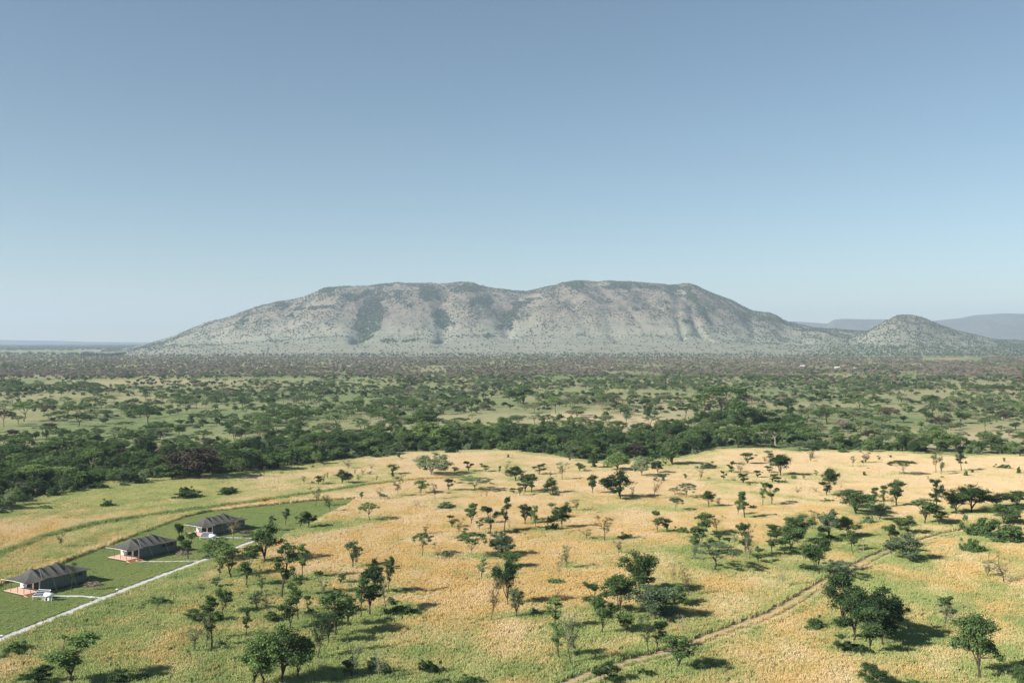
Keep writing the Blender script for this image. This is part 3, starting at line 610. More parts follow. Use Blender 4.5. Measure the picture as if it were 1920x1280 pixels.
while tries < 14000:
    tries += 1
    px = rs.uniform(-60, 1990); a, b = belt(px)
    if px > 1530 and rs.random() < 0.75: continue
    ya, yb = F * H / (b - 640), F * H / (a - 640)
    y = rs.uniform(ya, yb); x = (px - 960) / F * y
    if rs.random() > (yb - ya) / 110 + .25: continue
    gap = 2.9
    if px > 900 and float(fbm(np.array(x / 26), np.array(y / 40), 301, 3)) < 0.40 + 0.12 * float(sstep(900, 1600, px)) and rs.random() < 0.88: continue
    if any(abs(x - q[0]) < gap and abs(y - q[1]) < gap and math.hypot(x - q[0], y - q[1]) < gap for q in pts): continue
    pts.append((x, y))
    k = rs.random()
    if k < 0.72: add('H', rs.choice('ddmmmg'), x, y, rs.uniform(2.0, 4.6), rs.uniform(4.0, 8.5))
    elif k < 0.93: add('D', rs.choice('ddm'), x, y, rs.uniform(4.5, 8), rs.uniform(5.0, 8.5))
    elif k < 0.96: add('B', 'g' if False else 'b', x, y, rs.uniform(4, 6.5), rs.uniform(4, 6))
    else: add('U', 'm', x, y, rs.uniform(6, 9), rs.uniform(8, 12))
for i in range(85):
    px = rs.uniform(-20, 1940); a, b = belt(px); y0 = float(edge_y(F * 0 + (px - 960) / F * 460)); y = F * H / (b - 640) - abs(rs.gauss(0, 9)); x = (px - 960) / F * y
    k = rs.random(); add('H' if k < .6 else 'D' if k < .8 else 'G', rs.choice('dmmgg'), x, y, rs.uniform(1.6, 4.5) if k < .6 else rs.uniform(3.5, 7), rs.uniform(3, 6.5) if k < .6 else rs.uniform(4, 8))
# small things in the meadow the lists above leave out
for i in range(46):
    px = rs.uniform(560, 1940); py = rs.uniform(858, 905); x, y = G(px, py)
    add(rs.choice('VVSH'), rs.choice('dmdg'), x, y, rs.uniform(1.4, 3.4), rs.uniform(1.2, 2.6))
for p in [q for q in plants if q['hand'] and q['y'] < 300 * K and q['f'] in 'DVTS' and q['h'] > 3.6]:
    if p['px'] < 330 or rs.random() > 0.5: continue
    a_ = rs.uniform(0, 6.28); q_ = rs.uniform(2.5, 5.5); k_ = rs.random()
    if float(seg_dist(np.array(p['x'] + q_ * math.cos(a_)), np.array(p['y'] + q_ * 1.5 * math.sin(a_)), TRACK)) < 3 or bool(in_poly(np.array(p['x'] + q_ * math.cos(a_)), np.array(p['y'] + q_ * 1.5 * math.sin(a_)), LAWN)): continue
    add('V' if k_ < .35 else 'H' if k_ < .75 else 'S', p['c'] if p['c'] != 'y' else 'g', p['x'] + q_ * math.cos(a_), p['y'] + q_ * 1.5 * math.sin(a_), (rs.uniform(.45, .8) if k_ < .35 or k_ >= .75 else rs.uniform(.18, .35)) * p['h'], p['w'] * rs.uniform(.5, .9))
hand = [(p['x'], p['y'], p['w']) for p in plants if p['hand'] and p['y'] > 260 * K]
CLEAR = [(1200, 789, 120, 13), (330, 715, 300, 5), (560, 712, 200, 4.5), (420, 775, 60, 12), (640, 800, 60, 9), (1090, 778, 40, 8), (1850, 808, 120, 13), (120, 800, 60, 8), (400, 825, 50, 10), (880, 790, 60, 10), (1180, 700, 60, 4)]
def plain_scatter(d0, d1, per, far=False):
    n = 0; d0 *= K; d1 *= K; area = 0.5 * 1.12 * (d1 ** 2 - d0 ** 2); N = int(area / (per * K))
    u = rng.random(N); D = np.sqrt(d0 ** 2 + u * (d1 ** 2 - d0 ** 2)); A = (rng.random(N) - .5) * 1.12; X = A * D
    dn = fbm(X / 70, D / 110, 91, 4); mv = fbm(X / 160, D / 260, 47, 3)
    px = 960 + F * A; py = 640 + F * H / D
    return X, D, px, py, dn, mv
far_pts = []
for d0, d1, per in ((300, 520, 58), (520, 800, 60), (800, 1250, 72), (1250, 2650, 128)):
    X, D, px, py, dn, mv = plain_scatter(d0, d1, per)
    keep = rng.random(len(X)) < sstep(0.36, 0.60, dn + 0.13 * sstep(420 * K, 1150 * K, D)) * 0.93 + 0.07
    keep &= (D > edge_y(X) + 12)
    for cx, cy, rx, ry in CLEAR: keep &= ~((((px - cx) / rx) ** 2 + ((py - cy) / ry) ** 2 < 1) & (rng.random(len(X)) < 0.72))
    if d0 > 1000: keep &= rng.random(len(X)) < sstep(2750 * K, 1500 * K, D) * 0.88 + 0.12
    zq, _, _ = mount(px, D); keep &= zq < 0.5
    keep &= ~((np.abs(px - 1785) < 56) & (py > 670.2) & (py < 677.5))
    ta, tb_ = belt(px); keep &= (py < ta + 2)
    for j in np.nonzero(keep)[0]:
        x, y = float(X[j]), float(D[j]); r = rs.random(); m = float(mv[j]) + (rs.random() - .5) * 0.22
        pm = 0.12 + 0.75 * float(sstep(560 * K, 1100 * K, y)) + (m - 0.5) * 1.2
        mauve = rs.random() < pm
        if y < 560 * K and any(abs(x - a) < w * 0.5 + 2 and abs(y - b) < w * .5 + 3 for a, b, w in hand): continue
        if mauve and y > 950 * K and rs.random() < 0.80:
            add(rs.choice('DG'), 'f', x, y, rs.uniform(3, 5), rs.uniform(4, 7))
        elif mauve:
            if r < 0.45: add('D', 'v', x, y, rs.uniform(3, 5.2), rs.uniform(3.5, 6.5))
            elif r < 0.8: add('G', rs.choice('vvvg'), x, y, rs.uniform(2.4, 4.4), rs.uniform(4.5, 7.5))
            else: add('U', rs.choice('vvm'), x, y, rs.uniform(4, 6.5), rs.uniform(6, 9))
        else:
            if r < 0.26: add('U', rs.choice('mmg'), x, y, rs.uniform(4.5, 8.5), rs.uniform(6, 12))
            elif r < 0.50: add('D', rs.choice('dmmg'), x, y, rs.uniform(3, 6.5), rs.uniform(4, 7.5))
            elif r < 0.58: add('G', rs.choice('mg'), x, y, rs.uniform(3, 5), rs.uniform(5, 8))
            elif r < 0.97: add('H', rs.choice('dmmggg'), x, y, rs.uniform(1.2, 3.0), rs.uniform(3, 6))
            else: add('B', 'b', x, y, rs.uniform(4, 6), rs.uniform(4, 6))
# belt hides under the taller trees; beyond 2.4 km on either side of the mountain
X, D, px, py, dn, mv = plain_scatter(2450, 7500, 900)
zf, _, _ = mount(px, D); zh = hill_z(px, D)
keep = (dn + 0.05 > 0.5) & (zf < 1) & ((px < 330) | (px > 1500)) & (zh < 1)
for j in np.nonzero(keep)[0]:
    s = 1.0 + (D[j] / K - 2450) / 3500
    add(rs.choice('GDU'), rs.choice('ddvg'), float(X[j]), float(D[j]), rs.uniform(5, 8) * s, rs.uniform(9, 16) * s)

# ------------------------------------------------------------------ labels
COLW = {'d': 'dark green', 'm': 'mid green', 'g': 'grey-green', 'y': 'olive', 'b': 'grey-brown', 'v': 'mauve-brown', 'w': 'dark brown', 'f': 'pale mauve'}
FORM = {'D': 'bushy-crowned tree', 'V': 'vase-shaped tree', 'T': 'slender tree', 'U': 'flat-topped acacia', 'S': 'thin-leaved tree', 'B': 'bare twiggy tree', 'G': 'domed tree', 'H': 'low shrub'}
ORD = ['first', 'second', 'third', 'fourth', 'fifth', 'sixth', 'seventh', 'eighth', 'ninth', 'tenth', 'eleventh', 'twelfth', 'thirteenth', 'fourteenth', 'fifteenth', 'sixteenth', 'seventeenth', 'eighteenth', 'nineteenth', 'twentieth']
TEN = ['left edge', 'one tenth across', 'two tenths across', 'three tenths across', 'four tenths across', 'halfway across', 'six tenths across', 'seven tenths across', 'eight tenths across', 'nine tenths across', 'right edge']
CNT = ['one', 'two', 'three', 'four', 'five', 'six', 'seven', 'eight', 'nine', 'ten', 'eleven', 'twelve']
def zone(p):
    x, y, px, py = p['x'], p['y'], p['px'], p['py']
    if y < 240 * K and float(seg_dist(np.array(x), np.array(y), TRACK)) < 5: return 'beside the dirt track'
    if py > 860 and y < 260 * K and bool(in_poly(np.array(x), np.array(y), LAWN)): return 'on the mown lawn'
    if y < float(edge_y(x)):
        if py > 1190: return 'at the bottom edge'
        if py > 1060: return 'in the near grass'
        if py > 940: return 'in mid meadow'
        return 'in far meadow' if py > 885 else 'at far meadow edge'
    a, b = belt(px)
    if py > a - 4:
        q = (py - a) / max(b - a, 1)
        return 'in thicket front row' if q > 0.66 else 'amid the dark thicket' if q > 0.33 else 'in thicket back row'
    if py > 790: return 'close behind the thicket'
    if py > 765: return 'well behind the thicket'
    if py > 735: return 'on the green plain'
    return 'far out on the plain'
individual = []; rest = []
byname = {}
for p in plants: byname.setdefault(NAME[p['f']], []).append(p)
for nm, L in byname.items():
    L = [p for p in L]
    vis = [p for p in L if -40 < p['px'] < 1960]
    vis.sort(key=lambda p: (not p['hand'], -p['h'] / p['y']))
    lim = max(sum(p['hand'] for p in vis), 288)
    ind = [p for p in vis[:lim] if p['hand'] or p['h'] / p['y'] * F > 5]
    ids = set(id(p) for p in ind); individual += ind; rest += [p for p in L if id(p) not in ids]
cells = {}
for p in individual:
    hp = p['h'] / p['y'] * F
    loc = zone(p); ref = 70 if p['py'] > 1060 else 45 if p['py'] > 940 else 28
    size = 'tall' if hp > ref * 1.15 else 'small' if hp < ref * 0.6 else 'medium'
    t10 = TEN[int(round(min(max(p['px'], 0), 1919) / 192.0))]
    p['lab'] = (size, COLW[p['c']] if p['f'] != 'B' else '', FORM[p['f']], loc, t10)
    cells.setdefault(p['lab'], []).append(p)
for lab, L in cells.items():
    base = ' '.join(w for w in lab[:3] if w) + ' ' + lab[3] + ', ' + lab[4]
    L.sort(key=lambda p: p['px'])
    for i, p in enumerate(L):
        p['label'] = base if len(L) == 1 else base + ', ' + ORD[min(i, 19)] + ' from left'

GROUP = {'acacia_tree': 'flat-topped acacias on the plain', 'broad_tree': 'broad-crowned savanna trees', 'young_tree': 'vase-shaped trees of the meadow', 'slender_tree': 'slender trees of the meadow',
         'sparse_tree': 'thin-leaved trees of the meadow', 'bare_tree': 'bare twiggy trees', 'shrub': 'low shrubs'}
SRC = {}
for i, p in enumerate(individual):
    f, c = p['f'], p['c']
    if c == 'b' and f != 'B': c = 'v'
    if f == 'B': c = 'b'
    v = rs.randrange(NV[f]); tm, cm, hm, rad = proto(f, c, v)
    nm = NAME[f]
    e = bpy.data.objects.new(nm, None); e.empty_display_size = 0.5; C.objects.link(e)
    e.location = (p['x'], p['y'], -0.02)
    sz = p['h'] / hm; sx = 1.22 * p['w'] / (2 * rad); sx = min(max(sx, sz * 0.6), sz * 2.1)
    e.scale = (sx, sx * rs.uniform(0.9, 1.1), sz); e.rotation_euler = (rs.uniform(-.05, .05), rs.uniform(-.05, .05), rs.uniform(0, 6.28))
    if f in 'ST': e.rotation_euler.x = rs.uniform(-.14, .14); e.rotation_euler.y = rs.uniform(-.14, .14)
    tag(e, p['label'], 'shrub' if f == 'H' else 'tree', GROUP[nm])
    if (f, c, v) not in SRC:
        a = link('trunk', tm, e); b = link('crown', cm, e); SRC[(f, c, v)] = (a, b)
    else:
        a, b = SRC[(f, c, v)]; a = a.copy(); b = b.copy(); C.objects.link(a); C.objects.link(b); a.parent = e; b.parent = e

# ------------------------------------------------------------------ masses nobody could count: instances of the same trunks and crowns on points
def scatter_obj(name, P, scl, rot, idx, sources, extra=None):
    """one object; sources = list of lists of objects whose meshes are instanced"""
    m = bpy.data.meshes.new(name); P = np.asarray(P, np.float32); m.vertices.add(len(P)); m.vertices.foreach_set('co', P.ravel())
    a = m.attributes.new('scl', 'FLOAT_VECTOR', 'POINT'); a.data.foreach_set('vector', np.asarray(scl, np.float32).ravel())
    a = m.attributes.new('rot', 'FLOAT_VECTOR', 'POINT'); a.data.foreach_set('vector', np.asarray(rot, np.float32).ravel())
    a = m.attributes.new('idx', 'INT', 'POINT'); a.data.foreach_set('value', np.asarray(idx, np.int32).ravel())
    for k, v in (extra or {}).items(): add_attr(m, k, v)
    o = link(name, m, kind='stuff')
    ng = bpy.data.node_groups.new(name, 'GeometryNodeTree')
    ng.interface.new_socket(name='Geometry', in_out='INPUT', socket_type='NodeSocketGeometry'); ng.interface.new_socket(name='Geometry', in_out='OUTPUT', socket_type='NodeSocketGeometry')
    gi = ng.nodes.new('NodeGroupInput'); go = ng.nodes.new('NodeGroupOutput'); jn = ng.nodes.new('GeometryNodeJoinGeometry')
    def named(nm, dt):
        q = ng.nodes.new('GeometryNodeInputNamedAttribute'); q.data_type = dt; q.inputs['Name'].default_value = nm; return q.outputs['Attribute']
    sc, ro, ix = named('scl', 'FLOAT_VECTOR'), named('rot', 'FLOAT_VECTOR'), named('idx', 'INT')
    for k, objs in enumerate(sources):
        gti = ng.nodes.new('GeometryNodeGeometryToInstance')
        for ob in objs:
            if isinstance(ob, bpy.types.Object):
                oi = ng.nodes.new('GeometryNodeObjectInfo'); oi.transform_space = 'ORIGINAL'; oi.inputs['Object'].default_value = ob
                ng.links.new(oi.outputs['Geometry'], gti.inputs[0])
        cp = ng.nodes.new('FunctionNodeCompare'); cp.data_type = 'INT'; cp.operation = 'EQUAL'
        ints = [s for s in cp.inputs if s.type == 'INT']; ng.links.new(ix, ints[0]); ints[1].default_value = k
        ip = ng.nodes.new('GeometryNodeInstanceOnPoints')
        ng.links.new(gi.outputs[0], ip.inputs['Points']); ng.links.new(cp.outputs[0], ip.inputs['Selection']); ng.links.new(gti.outputs[0], ip.inputs['Instance'])
        ng.links.new(ro, ip.inputs['Rotation']); ng.links.new(sc, ip.inputs['Scale']); ng.links.new(ip.outputs[0], jn.inputs[0])
    ng.links.new(jn.outputs[0], go.inputs[0])
    md = o.modifiers.new(name, 'NODES'); md.node_group = ng
    return o

for f, c in (('D', 'f'), ('G', 'f')):
    if not any(k[:2] == (f, c) for k in SRC):
        x, y = G(1010 + 40 * (f == 'G'), 702); e = bpy.data.objects.new('broad_tree', None); C.objects.link(e); e.location = (x, y, 0)
        tm, cm, hm, rad = proto(f, c, 0); e.scale = (6, 6, 5); tag(e, 'pale mauve far tree right of centre on the plain, ' + ('left one of two' if f == 'D' else 'right one of two'), 'tree', GROUP['broad_tree'])
        SRC[(f, c, 0)] = (link('trunk', tm, e), link('crown', cm, e))
keys = sorted(SRC); by_fc = {}
for i, k in enumerate(keys): by_fc.setdefault(k[:2], []).append(i)
P = []; S = []; Ro = []; Ix = []
for p in rest:
    f, c = p['f'], 'b' if p['f'] == 'B' else p['c']
    L = by_fc.get((f, c)) or by_fc.get(('D', c)) or by_fc[('D', 'd')]
    i = rs.choice(L); hm, rad = PROTO[keys[i]][2:]
    P.append((p['x'], p['y'], -0.05)); sx = 1.2 * p['w'] / (2 * rad); S.append((sx, sx, p['h'] / hm)); Ro.append((0, 0, rs.uniform(0, 6.28))); Ix.append(i)
scatter_obj('distant_bushland', P, S, Ro, Ix, [list(SRC[k]) for k in keys])
print('individual', len(individual), {k: sum(1 for p in individual if NAME[p['f']] == k) for k in byname}, 'rest', len(rest))

# scrub on the mountain and the side hill
N = 290000
px = rng.uniform(190, 2000, N); D = np.sqrt(rng.uniform((2300.0 * K) ** 2, (3830.0 * K) ** 2, N)); X = (px - 960) / F * D
z, th, tt = mount(px, D)
dens = 0.06 + 0.30 * sstep(0.42, 0.62, fbm(X / 60, D / 120, 61, 4)) * sstep(0.42, 0.62, tt) + 1.0 * sstep(0.1, 0.6, th) + 0.12 * sstep(0.86, 0.97, tt) * sstep(640, 1000, px)
dens = dens * (0.30 + 0.7 * sstep(0.4, 0.65, tt)) + 0.30 * sstep(0.12, 0.0, tt) + 0.10 * sstep(1450, 1620, px) * sstep(0.9, 0.5, tt)
k1 = (rng.random(N) < dens) & (z > 1)
N2 = 26000
px2 = rng.uniform(1545, 1950, N2); D2 = rng.uniform(2500 * K, 3500 * K, N2); z2 = hill_z(px2, D2); z2m, _, _ = mount(px2, D2)
k2 = (rng.random(N2) < 0.10 + 0.15 * sstep(60, 10, z2) + 0.45 * sstep(0.45, 0.6, fbm(px2 / 14, D2 / 90, 62, 3))) & (z2 > 1) & (z2 > z2m)
PP = np.concatenate([np.stack([X, D, z], 1)[k1], np.stack([(px2 - 960) / F * D2, D2, z2], 1)[k2]])
thk = np.concatenate([th[k1], np.zeros(k2.sum())]); n = len(PP)
s = rng.uniform(2.6, 5.0, n) * (1 + 0.5 * thk); S = np.stack([s * rng.uniform(1.0, 1.6, n), s * rng.uniform(1.0, 1.6, n), s * rng.uniform(0.9, 1.5, n)], 1)
hk = [i for i, k in enumerate(keys) if k[0] in 'HGD' and k[1] in 'dmgvf']
scatter_obj('hillside_scrub', PP - np.array([0, 0, 0.3]), S, np.stack([np.zeros(n), np.zeros(n), rng.uniform(0, 6.28, n)], 1), rng.integers(0, len(hk), n), [list(SRC[keys[i]]) for i in hk])
print('scrub', n)

# ------------------------------------------------------------------ tall grass
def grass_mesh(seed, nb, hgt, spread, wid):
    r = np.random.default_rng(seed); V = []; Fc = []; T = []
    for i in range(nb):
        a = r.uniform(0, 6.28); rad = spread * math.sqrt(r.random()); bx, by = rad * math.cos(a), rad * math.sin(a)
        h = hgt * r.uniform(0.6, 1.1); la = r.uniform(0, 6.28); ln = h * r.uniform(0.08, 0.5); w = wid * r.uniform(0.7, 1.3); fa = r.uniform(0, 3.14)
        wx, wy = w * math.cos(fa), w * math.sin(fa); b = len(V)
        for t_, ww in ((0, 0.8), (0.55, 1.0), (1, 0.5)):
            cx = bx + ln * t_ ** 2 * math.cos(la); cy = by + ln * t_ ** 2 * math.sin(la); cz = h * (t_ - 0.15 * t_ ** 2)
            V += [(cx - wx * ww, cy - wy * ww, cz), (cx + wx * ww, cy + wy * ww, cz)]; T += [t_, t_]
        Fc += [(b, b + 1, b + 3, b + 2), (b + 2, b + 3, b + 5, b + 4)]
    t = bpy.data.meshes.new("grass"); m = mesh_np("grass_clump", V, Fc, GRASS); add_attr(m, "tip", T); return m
t = NT("tall_grass")
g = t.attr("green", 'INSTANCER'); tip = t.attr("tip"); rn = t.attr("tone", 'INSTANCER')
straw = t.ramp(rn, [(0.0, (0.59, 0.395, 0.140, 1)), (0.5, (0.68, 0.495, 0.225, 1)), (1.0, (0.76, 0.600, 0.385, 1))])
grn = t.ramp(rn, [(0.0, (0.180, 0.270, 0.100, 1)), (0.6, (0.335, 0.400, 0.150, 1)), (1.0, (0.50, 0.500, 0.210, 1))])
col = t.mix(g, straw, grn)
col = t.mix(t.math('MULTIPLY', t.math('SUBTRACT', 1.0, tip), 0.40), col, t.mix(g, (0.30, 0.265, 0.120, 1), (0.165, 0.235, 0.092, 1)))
d = t.n('ShaderNodeBsdfDiffuse'); tr = t.n('ShaderNodeBsdfTranslucent'); mx = t.n('ShaderNodeMixShader', i_0=0.30)
gn = t.n('ShaderNodeNewGeometry').outputs['Normal']; vm = t.n('ShaderNodeVectorMath', operation='SCALE'); t.l(gn, vm.inputs[0]); vm.inputs['Scale'].default_value = 0.55
va = t.n('ShaderNodeVectorMath', operation='ADD'); t.l(vm.outputs[0], va.inputs[0]); va.inputs[1].default_value = (0, 0, 0.55); vn = t.n('ShaderNodeVectorMath', operation='NORMALIZE'); t.l(va.outputs[0], vn.inputs[0]); t.l(vn.outputs[0], d.inputs['Normal'])
t.l(col, d.inputs[0]); t.l(col, tr.inputs[0]); t.l(d.outputs[0], mx.inputs[1]); t.l(tr.outputs[0], mx.inputs[2]); t.l(mx.outputs[0], t.out.inputs[0])
GRASS = t.m
gm = [grass_mesh(s, 26, 0.72, 0.46, 0.030) for s in (1, 2, 3)]
N = 460000
D = np.sqrt(rng.uniform(139.0 ** 2, 490.0 ** 2, N)); X = rng.uniform(-0.57, 0.57, N) * D
keep = rng.random(N) < 1.0
keep &= D < edge_y(X) + 3
keep &= ~in_poly(X, D, LAWN)
keep &= seg_dist(X, D, PATH) > 1.3
for b in BRANCHES: keep &= seg_dist(X, D, b) > 0.9
dt = seg_dist(X, D, TRACK); keep &= ~((dt > 0.42) & (dt < 2.15))
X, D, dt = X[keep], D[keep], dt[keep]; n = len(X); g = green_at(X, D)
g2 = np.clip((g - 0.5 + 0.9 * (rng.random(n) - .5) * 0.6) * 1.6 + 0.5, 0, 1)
tone = np.clip(fbm(X / 5, D / 7, 14, 3) * 0.95 + rng.random(n) * 0.22 - 0.10 + 0.10 + 0.42 * sstep(150 * K, 270 * K, D), 0, 1)
s = (0.85 + 0.28 * rng.random(n)) * (0.85 + 0.4 * fbm(X / 9, D / 9, 70, 3)) * np.where(dt < 0.7, 0.7, 1.0) * (1 + 0.25 * np.exp(-((dt - 2.3) / 0.5) ** 2))
dd = seg_dist(X, D, DITCH); hz_ = s * (1 + 1.0 * np.exp(-(dd / 1.1) ** 2)) * (1 + 0.6 * np.exp(-(seg_dist(X, D, LAWN[1:12]) / 1.0) ** 2)); tone = tone * (1 - 0.8 * np.exp(-(dd / 1.5) ** 2)); wd = s * (1 + 0.5 * sstep(140 * K, 300 * K, D))
srcs = []
e = bpy.data.objects.new('grass_tuft', None)   # not linked; three real tufts carry the meshes
bpy.data.objects.remove(e)
tufts = []
for i, (m, (px, py)) in enumerate(zip(gm, ((866, 1188), (1004, 1262), (1246, 1254)))):
    x, y = G(px, py); o = link('grass_tuft', m, loc=(x, y, 0)); tufts.append(o)
    tag(o, ['tuft of straw grass on the open meadow at bottom centre', 'tuft of straw grass just left of the dirt track at the bottom', 'tuft of straw grass beside the near end of the dirt track'][i], 'grass tuft')
    o['kind'] = 'stuff'
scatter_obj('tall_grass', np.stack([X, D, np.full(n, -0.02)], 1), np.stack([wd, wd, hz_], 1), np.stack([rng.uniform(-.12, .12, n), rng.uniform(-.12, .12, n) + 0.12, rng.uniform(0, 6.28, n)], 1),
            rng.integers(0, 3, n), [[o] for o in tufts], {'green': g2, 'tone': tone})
print('grass', n)
N = 150000
x0, x1, y0, y1 = min(p[0] for p in LAWN), max(p[0] for p in LAWN), min(p[1] for p in LAWN), max(p[1] for p in LAWN)
X = rng.uniform(x0, x1, N); D = rng.uniform(y0, y1, N); keep = in_poly(X, D, LAWN) & (seg_dist(X, D, PATH) > 1.08) & (X > -0.60 * D)
for b in BRANCHES: keep &= seg_dist(X, D, b) > 0.72
for px_, py_ in ((75, 1112), (261, 1049), (399, 1004)):
    cx, cy = G(px_, py_); keep &= ~((np.abs((X - cx) * 0.53 + (D - cy) * 0.85 - 3.3) < 7.2) & (np.abs(-(X - cx) * 0.85 + (D - cy) * 0.53 - 3.3) < 3.4))
keep &= rng.random(N) < 0.35 + 0.65 * sstep(0.35, 0.6, fbm(X / 2.2, D / 3.2, 123, 3))
X, D = X[keep], D[keep]; n = len(X)
ed = sstep(2.4, 1.1, seg_dist(X, D, PATH)); s = rng.uniform(0.22, 0.36, n) * (1 + 0.7 * ed); w_ = rng.uniform(0.5, 0.9, n)
scatter_obj('lawn_grass', np.stack([X, D, np.zeros(n)], 1), np.stack([w_, w_, s], 1), np.stack([np.zeros(n), np.zeros(n), rng.uniform(0, 6.28, n)], 1), rng.integers(0, 3, n), [[o] for o in tufts],
            {'green': np.clip(0.97 + 0.3 * (fbm(X / 8, D / 10, 44, 3) - .5) , 0, 1), 'tone': 0.22 + rng.random(n) * 0.38})
print('lawn grass', n)

# ------------------------------------------------------------------ safari tents and what stands by them
CANVAS = plain("dark_canvas", (0.074, 0.072, 0.066, 1), 0.75, 0.12, 1.2, 0, 0.25, 0.3)
WALL = plain("tent_wall_canvas", (0.13, 0.15, 0.145, 1), 0.9, 0.10, 1.5)
WALL2 = plain("pale_seam_canvas", (0.42, 0.42, 0.40, 1), 0.9, 0.10, 1.5)
WHITE = plain("white_canvas_edge", (0.80, 0.80, 0.77, 1), 0.7, 0.04, 2.0)
SCREEN = plain("dark_screen", (0.012, 0.012, 0.012, 1), 0.6, 0.1, 2.0)
WOOD = plain("pale_pink_decking", (0.62, 0.42, 0.33, 1), 0.8, 0.14, 4.0)
WOOD2 = plain("orange_step_wood", (0.55, 0.29, 0.17, 1), 0.8, 0.16, 4.0)
POLE = plain("weathered_pole", (0.20, 0.15, 0.11, 1), 0.9, 0.2, 5.0)
METAL = plain("white_enamel", (0.82, 0.83, 0.85, 1), 0.35, 0.03, 2.0, 0, 0.5)
PANEL = plain("dark_collector_tubes", (0.02, 0.035, 0.05, 1), 0.2, 0.1, 2.0, 0, 0.6)
STONE = plain("grey_stone", (0.30, 0.28, 0.25, 1), 0.95, 0.25, 3.0)

class MB:
    def __init__(s): s.V = []; s.F = []
    def box(s, x0, x1, y0, y1, z0, z1):
        b = len(s.V); s.V += [(x, y, z) for z in (z0, z1) for y in (y0, y1) for x in (x0, x1)]
        s.F += [tuple(b + i for i in f) for f in ((0, 2, 3, 1), (4, 5, 7, 6), (0, 1, 5, 4), (2, 6, 7, 3), (0, 4, 6, 2), (1, 3, 7, 5))]; return s
    def tube(s, pts, r, n=8):
        tube(s.V, s.F, pts, [r] * len(pts) if not isinstance(r, (list, tuple)) else r, n)
        return s
    def cap(s, c, axis, r, n=10):
        b = len(s.V); ax = Vector(axis).normalized(); u = ax.orthogonal().normalized(); w = ax.cross(u)
        for k in range(n): s.V.append(tuple(Vector(c) + (u * math.cos(6.2832 * k / n) + w * math.sin(6.2832 * k / n)) * r))
        for k in range(0, n - 2, 2): s.F.append((b, b + k + 1, b + k + 2, b + (k + 3) % n))
        return s
    def quad(s, a, b_, c, d):
        b = len(s.V); s.V += [a, b_, c, d]; s.F.append((b, b + 1, b + 2, b + 3)); return s
    def build(s, name, mat, parent=None, smooth=False):
        return link(name, mesh_np(name, s.V, s.F, mat, smooth), parent)

def roof_z(x, y, L, A, B, Wr, seed):
    r = random.Random(seed)
    peaks = [0.2, 2.0, 3.9, 5.7, 7.3]; hts = [4.15, 3.95, 4.1, 4.4, 3.9]
    xn, xx = np.asarray(x, float), np.abs(np.asarray(y, float))
    base = 3.45; ridge = np.full_like(xn, base)
    for p, h in zip(peaks, hts): ridge = np.maximum(ridge, base + (h - base) * np.exp(-np.abs(xn - p) / 1.1))
    eave = 2.28 - 0.06 * sstep(0, -A, xn)
    fr = np.clip((xn + A) / (A + 0.2), 0, 1) ** 1.15; bk = np.clip((L + B - xn) / (L + B - 6.6), 0, 1) ** 1.2
    wloc = Wr - 0.30 * np.sin(np.pi * np.clip(xn / L, 0, 1) * 3) ** 2
    sd = np.clip(1 - xx / Wr, 0, 1) ** 1.28
    hip = np.minimum(fr, bk)
    k = np.minimum(sd, hip * 1.0)
    z = eave + (ridge - eave) * (k * 0.75 + 0.25 * sd * hip)
    for p in peaks + [L - 0.1]:
        z = z + 0.12 * np.exp(-((xn - p) / 0.40) ** 2) * np.clip(4 * sd * (1 - sd), 0, 1) * np.clip(hip * 2, 0, 1)
    z = z - 0.20 * np.sin(np.pi * np.clip((xn + A) / A, 0, 1)) * (xn < 0) * (1 - sd)
    return z, wloc

